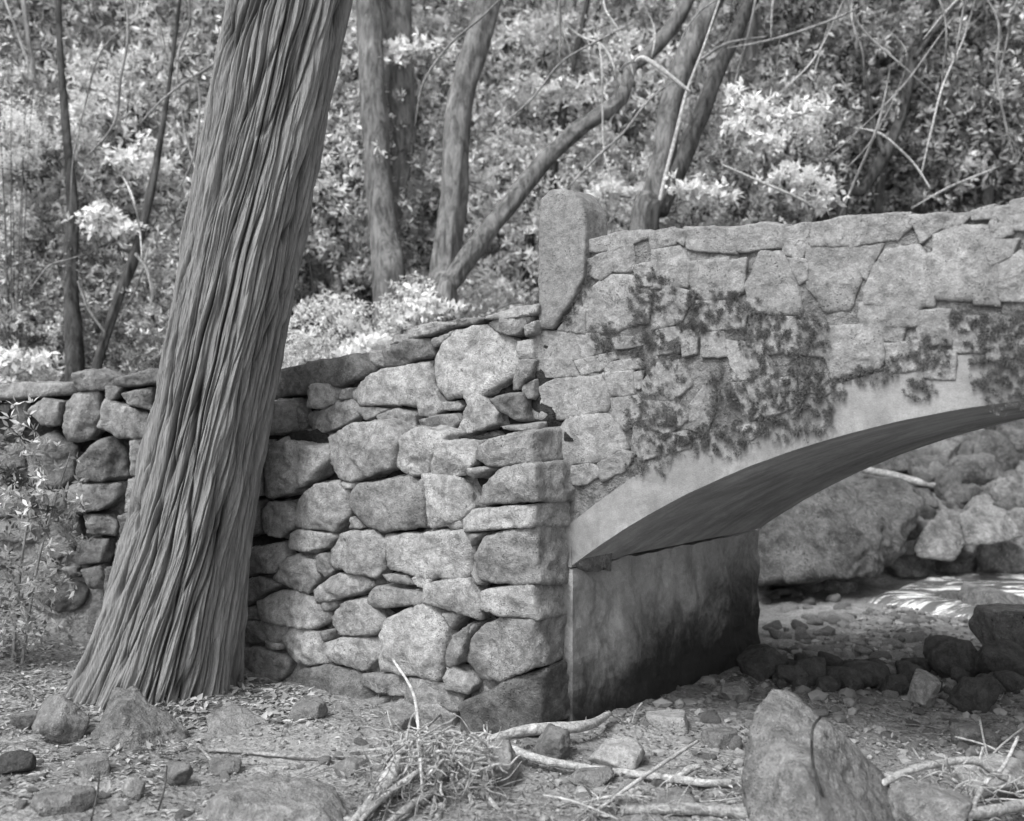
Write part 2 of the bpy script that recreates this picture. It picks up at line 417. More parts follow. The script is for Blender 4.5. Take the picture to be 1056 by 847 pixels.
# facing stones traced on the face
CR = {'A': (230, 300, 2.779), 'B': (230, 500, 2.779), 'C': (0, 360, 3.257), 'D': (540, 180, 3.771), 'E': (776, 180, 3.771), 'F': (540, 370, 3.771), 'G': (776, 370, 3.771)}
def topx(cr, pts):
    a, b_, s = CR[cr]; return [(a+x/s, b_+y/s) for x, y in pts]
def poly_rock(P2, front, back, rng, n=4, p=16, amp=.012, freq=8, grow=0., flat=None, bevel=.25):
    """P2 convex-ish polygon in (u,z); stone from depth front (towards viewer, smaller) to back"""
    P2 = np.array(P2, float); c2 = P2.mean(0)
    # area centroid
    x = P2[:, 0]; z = P2[:, 1]; x1 = np.roll(x, -1); z1 = np.roll(z, -1); a = (x*z1-x1*z).sum()/2
    if abs(a) > 1e-6: c2 = np.array([((x+x1)*(x*z1-x1*z)).sum(), ((z+z1)*(x*z1-x1*z)).sum()])/(6*a)
    N = []; D = []
    for i in range(len(P2)):
        p_, q_ = P2[i], P2[(i+1) % len(P2)]; e = q_-p_; L = np.linalg.norm(e)
        if L < .004: continue
        n2 = np.array([e[1], -e[0]])/L; d = n2@(p_-c2)
        if d < 0: n2 = -n2; d = -d
        # support of hull in this direction, softened for concave outlines
        d = max(d, .55*((P2-c2)@n2).max())
        d = max(d+grow, .012)
        tilt = rng.uniform(-.02, .12)
        nn = np.array([n2[0], -tilt, n2[1]]); nn /= np.linalg.norm(nn)
        N.append(nn); D.append(d*1.02)
        # chamfer between side and front
        cn = np.array([n2[0]*.75, -.66, n2[1]*.75]); cn /= np.linalg.norm(cn)
        h = (back-front)/2
        full = d*abs(cn[0]*n2[0]+cn[2]*n2[1])+h*abs(cn[1])
        N.append(cn); D.append(full-min(d, h)*bevel*rng.uniform(.3, 1.1))
    h = (back-front)/2; cy = (front+back)/2
    if flat is None:
        ext = np.abs(P2-c2).max(0)
        for _ in range(5):
            an = rng.uniform(0, 6.28); tl = rng.uniform(.15, .55); qn = np.array([math.cos(an)*tl, -1, math.sin(an)*tl]); qn /= np.linalg.norm(qn)
            N.append(qn); D.append((h*abs(qn[1])+ext[0]*abs(qn[0])+ext[1]*abs(qn[2]))*rng.uniform(.72, .95))
    fn = np.array([rng.normal()*.06, -1, rng.normal()*.06+.03]) if flat is None else np.array([rng.normal()*flat, -1, rng.normal()*flat])
    fn /= np.linalg.norm(fn)
    N += [fn, np.array([0, 1., 0])]; D += [h, h]
    N = np.array(N); D = np.array(D); c = np.array([c2[0], cy, c2[1]])
    return soft_rock(N, D, c, n, p, amp, freq)
srng = np.random.default_rng(11)
FACE = [('D', [(235,265),(390,228),(490,225),(485,262),(380,268),(255,315),(235,305)]), ('D', [(495,228),(560,215),(588,240),(585,265),(500,282)]),
('D', [(590,225),(628,228),(620,265),(595,250)]), ('D', [(632,215),(820,212),(825,300),(690,292),(635,280)]), ('D', [(830,215),(915,200),(1005,205),(1000,280),(900,292),(835,290)]),
('D', [(345,290),(415,275),(425,330),(420,370),(345,370)]), ('D', [(250,340),(340,300),(340,370),(300,400),(250,380)]), ('D', [(500,300),(600,285),(640,350),(630,430),(500,440)]),
('D', [(435,360),(490,350),(495,430),(440,430)]), ('D', [(655,350),(790,330),(800,470),(700,490),(650,420)]), ('D', [(808,340),(860,330),(850,450),(810,450)]),
('D', [(870,440),(920,300),(1000,305),(1050,400),(1070,540),(880,535)]), ('D', [(240,470),(330,400),(430,400),(430,580),(300,615),(240,605)]), ('D', [(140,600),(210,510),(233,530),(233,608)]),
('D', [(500,580),(520,470),(570,440),(630,460),(625,540),(605,575),(500,600)]), ('D', [(30,640),(70,615),(200,618),(210,715),(30,718)]), ('D', [(218,630),(290,625),(300,690),(230,710)]),
('D', [(20,725),(180,722),(205,780),(20,780)]), ('D', [(205,730),(340,700),(350,715),(290,760),(230,775)]), ('D', [(610,640),(640,610),(670,640),(665,690),(625,698)]),
('D', [(350,640),(420,635),(440,660),(360,670)]), ('D', [(790,640),(860,620),(900,700),(1000,720),(960,790),(825,795)]), ('D', [(310,740),(440,720),(460,745),(330,770)]), ('D', [(430,470),(490,480),(480,570),(440,570)]),
('D', [(680,500),(800,500),(860,540),(850,590),(700,600)]), ('D', [(520,610),(600,600),(590,680),(530,690)]), ('D', [(690,620),(770,615),(780,700),(700,700)]), ('D', [(900,560),(1050,560),(1060,680),(920,690)]),
('F', [(20,200),(60,110),(150,85),(300,70),(330,150),(320,195),(150,228),(30,228)]), ('F', [(315,65),(420,55),(425,130),(345,140)]), ('F', [(430,60),(462,50),(450,110),(430,110)]),
('F', [(125,300),(180,228),(320,220),(360,250),(395,350),(280,400),(130,408)]), ('F', [(340,160),(420,138),(445,170),(435,250),(390,262),(345,220)]), ('F', [(150,425),(260,412),(300,440),(240,480),(160,480)]),
('F', [(290,412),(390,362),(420,378),(395,425),(305,468)]), ('F', [(458,95),(520,30),(600,20),(640,100),(585,155),(480,150)]), ('F', [(650,180),(730,80),(740,200),(700,290),(650,270)]),
('F', [(780,290),(890,260),(900,300),(850,340),(790,340)]), ('F', [(435,270),(480,280),(520,330),(520,370),(450,390),(430,330)]), ('F', [(470,170),(600,165),(630,240),(560,290),(500,270)]), ('F', [(820,100),(1050,70),(1040,180),(880,230)]), ('F', [(540,300),(640,290),(640,340),(560,360)]),
('E', [(125,215),(220,190),(225,250),(180,318),(120,300)]), ('E', [(228,190),(370,168),(370,270),(230,275)]), ('E', [(378,170),(415,168),(415,270),(385,275)]), ('E', [(425,168),(600,155),(608,200),(560,250),(430,262)]),
('E', [(625,165),(740,155),(735,200),(660,250)]), ('E', [(145,335),(205,340),(205,400),(180,420)]), ('E', [(215,285),(380,280),(420,380),(370,520),(290,530),(215,440)]),
('E', [(480,350),(520,290),(640,280),(665,330),(665,480),(640,520),(440,500),(440,460)]), ('E', [(705,240),(800,205),(920,220),(925,330),(860,480),(720,470)]), ('E', [(855,145),(930,128),(925,160),(860,165)]),
('E', [(937,140),(1010,130),(1005,220),(940,240)]), ('E', [(1014,110),(1080,92),(1080,205),(1017,205)]), ('E', [(910,270),(1020,260),(1000,310),(940,335)]), ('E', [(955,370),(1040,310),(1100,320),(1100,490),(960,480)]),
('E', [(290,600),(490,590),(510,680),(490,745),(310,790),(290,700)]), ('E', [(500,600),(585,590),(575,650),(520,640)]), ('E', [(645,540),(780,540),(770,650),(650,660)]), ('E', [(520,665),(640,655),(640,750),(540,765)]),
('E', [(760,160),(850,150),(800,200),(748,205)]), ('E', [(425,505),(640,525),(640,580),(430,585)]), ('E', [(120,570),(280,590),(280,700),(130,690)]), ('E', [(800,560),(900,560),(890,680),(790,680)]), ('E', [(910,600),(1080,590),(1080,700),(920,710)]),
('E', [(390,300),(500,275),(440,400),(410,360)]), ('E', [(675,330),(700,310),(700,500),(672,500)]), ('E', [(860,340),(940,345),(950,500),(870,500)]), ('E', [(660,690),(780,700),(780,790),(670,780)]), ('G', [(240,80),(290,70),(310,120),(270,140),(235,130)]), ('E', [(1085,92),(1200,80),(1200,200),(1085,205)]), ('E', [(1110,220),(1230,215),(1230,500),(1110,500)])]
for k, (cr, pts) in enumerate(FACE):
    pp = topx(cr, pts)
    if min(a for a, _ in pp) > 1090: pass
    P2 = [on_plane(a, b_, -.01) for a, b_ in pp]
    fr = -.009-srng.uniform(0, .006)
    v, f = poly_rock(P2, fr, .12, srng, n=5, p=70, amp=.007, freq=13, grow=.014, flat=.010, bevel=.045)
    link('facing_stone', mesh_np('facing_stone', v, f), M['face'], bridge)
# end post
pp = topx('D', [(55,90),(95,58),(150,53),(195,78),(228,128),(238,240),(228,400),(165,515),(100,600),(48,600)])
P2 = [on_plane(a, b_, -.05) for a, b_ in pp]
v, f = poly_rock(P2, -.040, .16, srng, n=6, p=70, amp=.006, freq=9, flat=.0, bevel=.05)
link('end_post', mesh_np('end_post', v, f), M['post'], bridge)
# rough mortar blobs in the joints beside the post and ledge bits at the abutment corner
for k in range(0):
    z0 = .62-k*.075
    a0 = W-.05+srng.uniform(-.05, .02)
    v, f = poly_rock([(-.10, z0-.035), (.012+srng.uniform(0, .03), z0-.035), (.012+srng.uniform(0, .03), z0+.04), (-.10, z0+.04)], a0-.14, a0+.06, srng, n=3, p=20, amp=.012, freq=14)
    link('quoin', mesh_np('quoin', v, f), M['abut'], bridge)
jb = [(-.20, 1.30), (.0, 1.30), (.0, 2.02), (-.20, 2.02)]
v, f = poly_rock(jb, .03, .3, srng, n=5, p=50, amp=.01, freq=12, flat=0.)
link('wall_end', mesh_np('wall_end', v, f), M['mortar'], bridge)
v, f = poly_rock([(-.12, .70), (.05, .70), (.05, 1.5), (-.12, 1.5)], .008, .3, srng, n=5, p=50, amp=.01, freq=12, flat=0.)
link('wall_end', mesh_np('wall_end', v, f), M['mortar'], bridge)
# moss
mrng = np.random.default_rng(5)
MOSS = [(666,330,12,36),(672,300,16,12),(683,360,17,12),(625,348,12,12),(586,312,7,18),(601,286,6,16),(712,325,10,16),(745,322,28,14),(790,350,17,21),(832,355,15,26),(678,430,21,22),(690,452,12,14),(743,414,11,26),(742,452,22,13),(790,400,28,14),(835,402,24,16),(812,430,32,17),(775,440,22,12),(716,455,16,10),(898,386,17,7),(957,366,16,14),(992,330,10,11),(1019,336,15,9),(1036,378,22,30),(1050,330,8,12),(949,401,11,8),(657,480,8,8),(683,480,5,7),(1005,352,9,10),(925,372,7,5),(700,385,7,6),(870,392,12,5)]
for cx, cy, rx, ry in MOSS:
    n = int(rx*ry*60)
    a = mrng.uniform(0, 2*math.pi, n); r = np.sqrt(mrng.uniform(0, 1, n))*1.7
    px = cx+rx*r*np.cos(a); py = cy+ry*r*np.sin(a)
    ns = fbm(np.stack([px/10, py/10, 0*px+3], 1), 4, .8)
    keep = (ns*2.2+.42*(1-r**2*.9)) > mrng.uniform(-.05, .8, n)
    px, py = px[keep], py[keep]; n = len(px)
    if not n: continue
    c = (lambda q: np.stack([q[0], 0*q[0]-.018, q[1]], 1))(on_plane(px, py, -.018))
    c[:, 1] += mrng.uniform(-.010, .008, n)
    d = unit(np.stack([mrng.normal(size=n)*.55, -.45-mrng.uniform(0, .5, n), -.5+mrng.normal(size=n)*.5], 1))
    L = mrng.uniform(.003, .008, n)
    v, f, tn = leaves(c, d, unit(mrng.normal(size=(n, 3))+[0, -1, 0]), L, L*.45, np.clip(mrng.uniform(.1, .9, n)*(.6+.5*fbm(c*9, 2)), 0, 1))
    link('moss', mesh_np('moss', v, f, tn), M['moss'], bridge)
# ------------------------------------------------------------------ dry stone wall
wall = empty('dry_stone_wall', (P0[0], P0[1], 0), -TH)
tag(wall, 'high dry stone wall of rough fieldstones between the cedar and the bridge', 'wall')
UP = [[(150,225),(360,180),(415,215),(405,240),(330,275),(150,305)], [(237,290),(260,272),(300,268),(322,285),(318,318),(280,340),(240,335)], [(150,315),(225,310),(240,345),(230,375),(240,408),(150,410)],
[(240,350),(275,345),(265,395),(250,402),(230,375)], [(325,312),(350,310),(405,365),(400,380),(300,405),(262,425),(262,395),(275,345)], [(355,300),(372,265),(430,230),(580,202),(585,280),(560,318),(540,332),(385,332)],
[(455,170),(520,148),(590,140),(592,185),(500,215),(455,222)], [(412,172),(455,165),(455,215),(420,215)], [(528,118),(560,105),(640,88),(690,90),(640,110),(600,125),(535,138)],
[(585,215),(615,145),(700,100),(750,100),(830,140),(835,230),(770,280),(640,308),(605,260)], [(755,95),(800,75),(870,75),(865,95),(850,122),(820,128),(775,115)], [(750,75),(810,55),(895,42),(893,72),(850,72),(760,92)],
[(852,100),(893,88),(890,120),(860,132)], [(838,140),(878,135),(880,192),(842,192)], [(838,202),(884,198),(875,240),(850,272),(828,275)], [(565,275),(590,268),(610,300),(628,335),(590,362),(565,355)],
[(625,318),(665,312),(680,330),(660,342),(628,340)], [(545,370),(600,358),(660,350),(680,375),(650,400),(560,395)], [(690,350),(735,305),(790,345),(790,385),(700,415),(655,415)], [(770,310),(865,295),(868,372),(845,375),(800,345)],
[(440,360),(500,335),(550,350),(545,390),(505,408),(460,390)], [(380,340),(440,335),(470,340),(430,362),(410,368)], [(790,385),(870,378),(900,376),(905,402),(840,402)], [(330,285),(358,278),(355,305),(330,308)],
[(600,130),(650,115),(700,95),(620,140),(595,165),(592,145)], [(460,158),(480,125),(525,122),(522,146)], [(690,300),(770,285),(765,305),(735,300),(700,325)], [(845,280),(885,255),(888,300),(868,330),(862,290)], [(640,85),(700,82),(745,72),(700,98),(660,105)]]
LO = [('A', [(295,420),(425,370),(480,395),(500,430),(480,505),(370,545),(325,530),(295,470)]), ('A', [(500,420),(570,392),(640,415),(620,450),(600,500),(590,525),(530,528),(482,500),(485,450)]), ('A', [(630,430),(720,430),(715,490),(690,528),(607,525),(602,490)]),
('A', [(725,440),(830,405),(882,403),(886,490),(760,500),(722,475)]), ('A', [(150,425),(285,455),(310,540),(230,565),(195,608),(120,590),(125,480)]), ('A', [(195,650),(215,590),(260,562),(320,552),(358,580),(360,640),(320,690),(260,685),(200,672)]),
('A', [(100,640),(125,605),(170,605),(195,640),(190,680),(150,712),(100,690)]), ('A', [(360,590),(400,550),(520,532),(560,560),(572,590),(570,678),(460,688),(400,670),(365,620)]), ('A', [(578,535),(680,540),(712,620),(680,650),(600,678),(578,675)]),
('A', [(725,560),(790,520),(850,498),(886,497),(890,604),(740,618),(722,600)]), ('A', [(700,510),(785,505),(720,540),(692,535)]), ('A', [(690,660),(710,630),(840,615),(884,612),(886,680),(830,685),(700,688)]),
('A', [(458,700),(690,685),(705,700),(718,750),(712,805),(690,825),(560,820),(458,800)]), ('B', [(718,205),(750,150),(815,125),(884,120),(890,286),(740,285),(720,240)]), ('A', [(310,740),(345,690),(430,685),(458,720),(455,800),(420,822),(340,800),(315,780)]),
('A', [(180,700),(215,688),(310,695),(320,705),(295,740),(230,755),(190,740)]), ('A', [(85,740),(160,722),(180,760),(160,805),(90,810)]), ('B', [(155,265),(180,215),(215,197),(262,225),(275,265),(240,310),(180,290)]),
('A', [(357,682),(370,645),(402,680)]), ('A', [(340,548),(380,545),(370,572),(338,565)]), ('B', [(264,205),(290,198),(312,245),(290,258),(268,240)]), ('A', [(553,545),(573,542),(574,590),(562,572)]), ('A', [(630,672),(680,660),(690,680),(640,685)]), ('A', [(705,695),(752,693),(725,722),(712,738)]),
('B', [(105,335),(155,305),(220,310),(290,355),(298,395),(260,412),(180,405),(120,385)]), ('B', [(262,300),(330,255),(385,258),(418,290),(390,312),(320,332),(270,335)]), ('B', [(300,385),(330,345),(400,325),(458,385),(462,415),(420,437),(320,432),(300,410)]),
('B', [(418,325),(435,292),(465,288),(560,305),(578,325),(575,345),(450,352),(425,345)]), ('B', [(455,258),(525,265),(540,290),(470,284)]), ('B', [(535,268),(570,260),(600,272),(575,298),(545,290)]), ('B', [(578,290),(620,272),(700,265),(750,340),(750,382),(650,365),(580,340)]),
('B', [(703,250),(718,215),(740,290),(722,285)]), ('B', [(740,305),(800,295),(884,290),(890,392),(830,380),(755,375)]), ('B', [(480,380),(530,355),(600,350),(640,415),(640,470),(620,555),(540,548),(455,530),(462,420)]), ('B', [(620,368),(685,370),(650,415)]),
('B', [(642,470),(672,400),(745,388),(690,425),(662,510),(645,515)]), ('B', [(700,450),(740,405),(810,382),(884,395),(890,520),(800,560),(725,565),(690,500)]), ('B', [(165,460),(195,420),(230,408),(270,425),(300,510),(250,520),(190,495)]),
('B', [(295,455),(350,437),(450,442),(452,490),(415,525),(380,535),(330,515),(300,480)]), ('B', [(35,390),(110,388),(190,410),(165,450),(100,455),(35,455)]), ('B', [(25,475),(100,465),(185,500),(185,545),(130,585),(60,570),(20,545)]),
('B', [(185,560),(225,525),(300,520),(370,535),(425,600),(400,650),(350,665),(240,650),(190,600)]), ('B', [(390,545),(500,545),(525,570),(525,605),(440,600),(405,580)]), ('B', [(530,555),(610,565),(680,600),(675,650),(530,625)]),
('B', [(640,515),(700,555),(715,575),(700,600),(640,590)]), ('B', [(680,600),(720,570),(860,545),(890,530),(892,700),(740,735),(672,710)]), ('B', [(50,280),(110,262),(160,290),(120,315),(80,345),(40,330)]), ('B', [(45,355),(100,350),(100,385),(40,380)]),
('B', [(105,440),(165,455),(160,475),(110,470)]), ('B', [(228,508),(258,508),(258,522),(225,522)]), ('B', [(280,420),(305,415),(300,445),(288,450)]), ('B', [(415,615),(475,605),(450,650),(418,655)]), ('B', [(440,655),(520,620),(620,625),(665,655),(650,720),(460,715)]), ('B', [(275,340),(315,332),(320,348),(292,370)]),
('B', [(20,200),(75,180),(80,260),(20,270)]), ('A', [(40,480),(118,470),(115,580),(50,590)]), ('A', [(30,600),(95,600),(92,700),(30,700)]), ('B', [(700,440),(735,395),(700,400),(690,430)]), ('B', [(-60,300),(30,290),(30,380),(-60,390)]), ('B', [(-70,400),(25,395),(20,470),(-70,470)]), ('A', [(-60,330),(140,320),(140,410),(-60,420)]), ('A', [(-60,430),(110,430),(40,560),(-60,560)]), ('B', [(-60,30),(20,30),(20,280),(-60,280)]), ('B', [(-80,480),(10,480),(10,600),(-80,600)])]
for pts in UP:
    P2 = [on_plane(a, b_, -.07) for a, b_ in topx('A', pts)]
    v, f = poly_rock(P2, -.06-srng.uniform(0, .045), .2, srng, n=5, p=70, amp=.015, freq=10, grow=.007, bevel=.05)
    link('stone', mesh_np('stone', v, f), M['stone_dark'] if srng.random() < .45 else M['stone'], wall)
for cr, pts in LO:
    pp = topx(cr, pts); corner = max(a for a, _ in pp) > 545
    if corner: dx = srng.uniform(-4, 5); pp = [(a+dx+srng.uniform(-1.5, 1.5) if a > 544 else a, b_) for a, b_ in pp]
    P2 = [on_plane(a, b_, -.25) for a, b_ in pp]
    v, f = poly_rock(P2, -.255-srng.uniform(0, .035 if not corner else .03), .02 if not corner else .04, srng, n=4 if len(pp) < 5 else 5, p=70, amp=.015, freq=10, grow=.007, bevel=.06)
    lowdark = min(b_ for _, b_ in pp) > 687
    link('stone', mesh_np('stone', v, f), M['stone_base'] if lowdark and corner else M['stone_dark'] if lowdark else M['stone'], wall)
# rubble core toned near black for the shade in the joints
extr('rubble_core', lambda u: -.5, lambda u: 1.36, np.linspace(-3.1, -.10, 90), -.14, .05, M['dark_back'], nv=3, disp=.04, parent=wall)
def uptop(u):
    pts_ = [(-3.1, 1.55)]+[on_plane(a, b_, -.1) for a, b_ in ((300, 382), (375, 378), (400, 352), (450, 335), (520, 325), (550, 322))]
    return float(np.interp(u, [q[0] for q in pts_], [q[1] for q in pts_]))-.05
extr('rubble_core', lambda u: 1.362, uptop, np.linspace(-3.0, .0, 80), -.0, .18, M['dark_back'], nv=3, disp=.03, parent=wall)
# wedged chips in the joints
for k in range(16):
    pass
# ------------------------------------------------------------------ left wall
lw = empty('low_stone_wall', (-3.3, 6.95, 0))
tag(lw, 'lower old stone wall left of the cedar, half hidden by pale leaves', 'wall')
LW = [[(-60,130),(80,115),(245,118),(245,150),(150,160),(-60,172)], [(245,90),(300,70),(385,95),(380,125),(300,138),(250,140)], [(385,100),(500,70),(560,75),(560,115),(430,125),(390,120)],
[(220,200),(245,150),(330,148),(340,200),(335,260),(300,300),(230,300),(216,260)], [(345,235),(365,175),(440,195),(510,220),(500,300),(420,302),(340,260)], [(265,370),(320,320),(400,300),(430,340),(432,430),(330,450),(255,435)],
[(240,470),(260,455),(420,450),(410,485),(350,540),(270,548),(235,540)], [(185,590),(210,560),(270,565),(280,620),(240,640),(205,625)], [(280,555),(360,552),(390,580),(385,625),(290,620)], [(215,650),(270,642),(370,640),(360,715),(280,728),(225,690)],
[(110,820),(180,765),(290,790),(300,810),(280,850),(230,880),(120,870)], [(275,740),(350,725),(360,800),(305,795)], [(95,330),(180,275),(250,330),(245,440),(200,465),(120,460),(95,400)], [(100,210),(150,170),(213,180),(213,255),(150,260)],
[(130,480),(233,480),(228,545),(170,545),(130,520)], [(370,130),(420,130),(400,160),(370,170)], [(420,150),(510,130),(510,205),(440,185)], [(40,180),(95,180),(98,250),(50,300),(45,240)], [(-60,190),(35,190),(40,300),(-60,310)], [(-60,320),(88,330),(88,430),(-60,440)],
[(-20,450),(115,470),(115,555),(-20,560)], [(-10,570),(160,560),(165,640),(100,650),(-10,640)], [(-60,660),(100,665),(105,730),(-60,760)], [(115,680),(205,650),(218,700),(150,712)], [(98,745),(160,715),(215,733),(165,758),(110,780)], [(-60,775),(95,790),(100,860),(-60,870)],
[(440,310),(520,305),(520,420),(440,425)], [(430,440),(540,440),(540,540),(420,545)], [(400,560),(520,550),(520,640),(400,640)], [(385,650),(520,650),(500,730),(380,730)], [(370,740),(500,740),(500,830),(370,840)], [(-260,130),(-70,130),(-70,240),(-260,240)], [(-260,250),(-70,250),(-70,420),(-260,420)], [(-260,430),(-70,450),(-70,640),(-260,640)], [(-260,650),(-70,650),(-70,870),(-260,870)], [(210,735),(265,735),(265,770),(215,762)], [(300,865),(420,850),(420,950),(300,950)]]
def yl(px): return 6.62+.0022*max(0, 200-px)
for pts in LW:
    pp = topx('C', pts); yy = yl(np.mean([a for a, _ in pp]))
    P2 = []
    for a, b_ in pp:
        q = P(a, b_, yy); P2.append((q[0]+3.3, q[2]))
    v, f = poly_rock(P2, yy-6.95-.03-srng.uniform(0, .05), yy-6.95+.28, srng, n=5, p=55, amp=.016, freq=9, grow=.008, bevel=.10)
    link('stone', mesh_np('stone', v, f), M['leftstone'], lw)
vv = []; 
o = extr('rubble_core', lambda u: -.3, lambda u: 1.60, np.linspace(-2.5, 1.25, 60), .08, .36, M['dark_back'], nv=3, disp=.03, parent=lw)
# ------------------------------------------------------------------ cedar
cedar = empty('leaning_cedar', (-2.06, 5.95, -.1))
tag(cedar, 'massive leaning cedar trunk with twisted fibrous bark in front of the stone walls', 'tree')
YC = 5.98
E_ = np.array([(-1500, 560, 590), (-900, 440, 490), (-400, 320, 420), (-60, 243, 375), (0, 232, 363), (180, 201, 328), (360, 166, 292), (480, 143, 270), (540, 130, 262), (600, 114, 254), (650, 98, 247), (690, 86, 241), (735, 70, 236), (800, 48, 240)], float)
zt = EYE-(E_[:, 0]-CY)/F*YC
order = np.argsort(zt)
zz = np.concatenate([np.arange(-.45, 4.3, .0085), np.arange(4.3, 11.5, .1)])
xl = np.interp(zz, zt[order], E_[order, 1]); xr = np.interp(zz, zt[order], E_[order, 2])
cx_ = ((xl+xr)/2-CX)/F*YC; rr_ = (xr-xl)/2/F*YC*.97
# smooth the profile
kern = np.ones(41)/41
nn = (zz < 4.3).sum()
for arr in (cx_, rr_):
    a = np.pad(arr[:nn], 20, mode='edge'); arr[20:nn-20] = np.convolve(a, kern, 'valid')[20:nn-20]
NA = 900
ang = np.linspace(0, 2*math.pi, NA, endpoint=False)
A_, Z_ = np.meshgrid(ang, zz)
tw = -(np.clip(Z_, -1, 12)*.13+.42*np.exp(-np.clip(Z_+.2, 0, 9)*1.0)*0)   # spiral grain
tw = tw+.22*np.exp(-(Z_+.45)*.9)
th = A_+(-1)*(-tw)
c, s = np.cos(th).ravel(), np.sin(th).ravel(); zf = Z_.ravel()
wob = .35*noise3(np.stack([c*1.2, s*1.2, zf*1.3], 1))
th2 = th.ravel()+wob*.16+.035*noise3(np.stack([c*3, s*3, zf*3], 1))
c, s = np.cos(th2), np.sin(th2)
lobes = noise3(np.stack([c*1.25, s*1.25, zf*.22], 1))
n1 = noise3(np.stack([c*2.8+5, s*2.8, zf*.55], 1))
n2 = noise3(np.stack([c*6.5, s*6.5+3, zf*1.2], 1))
n3 = noise3(np.stack([c*15, s*15+8, zf*2.6], 1))
n4 = noise3(np.stack([c*40, s*40+8, zf*6], 1))
n5 = noise3(np.stack([c*80, s*80+8, zf*9], 1))
n6 = noise3(np.stack([c*9+20, s*9, zf*1.7], 1)); n7 = noise3(np.stack([c*22+30, s*22, zf*4.2], 1))
fur = -np.exp(-(n1/.065)**2)*.032-np.exp(-(n2/.08)**2)*.028*(1+.9*noise3(np.stack([c*2, s*2, zf*.8+4], 1)))-np.exp(-(n3/.14)**2)*.005*(1+noise3(np.stack([c*3, s*3, zf*1.2+4], 1)))
disp = lobes*.045+n1*.017+n2*.011+fur+n3*.009+n4*.0055+n5*.0015+.007*np.tanh(7*n6)+.0035*np.tanh(7*n7)
base = np.exp(-(np.clip(zf+.12, 0, 9))*3.2)
rootl = noise3(np.stack([c*1.9+2, s*1.9, zf*0], 1))
R_ = np.repeat(rr_, NA)*(1-.02)+disp+base*(.05+.13*rootl)
tone = np.clip(0.76+fur*13+n3*.14+n4*.22+n2*.10+n7*.16, .0, 1)
v = np.stack([np.repeat(cx_, NA)+np.cos(A_.ravel())*R_+2.06, YC+np.sin(A_.ravel())*R_*.95-5.95, zf+.1], 1)
idx = np.arange(v.shape[0]).reshape(len(zz), NA); i2 = np.roll(idx, -1, 1)
f = np.stack([idx[:-1].ravel(), i2[:-1].ravel(), i2[1:].ravel(), idx[1:].ravel()], 1)
link('trunk', mesh_np('trunk', v, f, tone), M['bark'], cedar)
# ------------------------------------------------------------------ background trees
def leaf_cloud(cen, rad, n, L, tone, rng, gap=.0, per=6, freq=1.1, spread=.45, shell=.3):
    d = unit(rng.normal(size=(n, 3))); r = rng.uniform(shell, 1, n)**.5
    p = cen+d*r[:, None]*np.array(rad)*(1+.25*noise3(d*2.2+cen)[:, None])
    ns = fbm(p*freq, 3, .6)
    keep = ns > gap-.25+rng.uniform(-.15, .15, n)
    p = p[keep]; ns = fbm(p*freq*1.7+50, 3, .6); fine = noise3(p*4+9)
    t = np.clip(tone*(1+spread*2.2*ns+.7*fine)*np.exp(rng.normal(size=len(p))*.45), .07, 1.05)
    return sprigs(p, t, L, 5, rng, aspect=.34)
brng = np.random.default_rng(21)
def tree(label, path, mat, Yd, crown=None, tone=.3, limbs=(), name='tree', cat='tree'):
    """path: [(px,py,width px)...] from base up"""
    pts = []; 
    base = P(path[0][0], path[0][1], Yd); hz = hgt(base[0], base[1])[0]
    root = empty(name, (base[0], base[1], hz)); L0 = np.array([base[0], base[1], hz])
    tag(root, label, cat)
    pl = [P(a, b_, Yd+.12*i)-L0 for i, (a, b_, w) in enumerate(path)]; rl = [w/2/F*Yd for _, _, w in path]
    if pl[0][2] > -.1: pl = [np.array([pl[0][0]-.15*(pl[1][0]-pl[0][0]), pl[0][1], -.3])]+pl; rl = [rl[0]*1.25]+rl
    d = pl[-1]-pl[-2]; d = d/np.linalg.norm(d); pl.append(pl[-1]+d*2.2+np.array([0, 0, .5])); rl.append(rl[-1]*.55)
    tube_obj('trunk', [(pl, rl)], M[mat], root, sides=20, sub=10, rough=.26, nf=3.0, seed=len(label))
    for lb in limbs:
        lp = [P(a, b_, Yd+.05+lb[1]*k)-L0 for k, (a, b_, w) in enumerate(lb[0])]; lr = [w/2/F*Yd for _, _, w in lb[0]]
        tube_obj('limb', [(lp, lr)], M[lb[2] if len(lb) > 2 else mat], root, sides=10, sub=6, rough=.15, nf=3)
    if crown:
        cpx, cpy, cr, n = crown
        cc = P(cpx, cpy, Yd+1.2)-L0
        v, f, t = leaf_cloud(cc, (cr, cr*.8, cr*.8), int(n*.4), .10, tone, brng)
        link('crown', mesh_np('crown', v, f, t), M['leaf'], root)
    return root
tree('straight grey tree nearest the cedar', [(403,300,34),(396,240,30),(389,170,28),(385,90,28),(379,0,24),(374,-60,20)], 'trunk', 10.5, (380,-150,1.6,900), .35)
tree('thick grey trunk with swollen top, just right of the straight tree', [(403,285,14),(404,240,16),(408,190,26),(412,120,34),(409,60,36),(407,0,34),(405,-60,30)], 'trunk', 10.9, (430,-170,1.7,900), .4)
tree('rough leaning tree in the middle, rising from the same spot as the bent one', [(455,320,34),(459,280,30),(468,200,28),(474,110,27),(487,60,27),(505,0,26),(520,-50,20)], 'trunk', 10.2, (540,-160,1.7,900), .5)
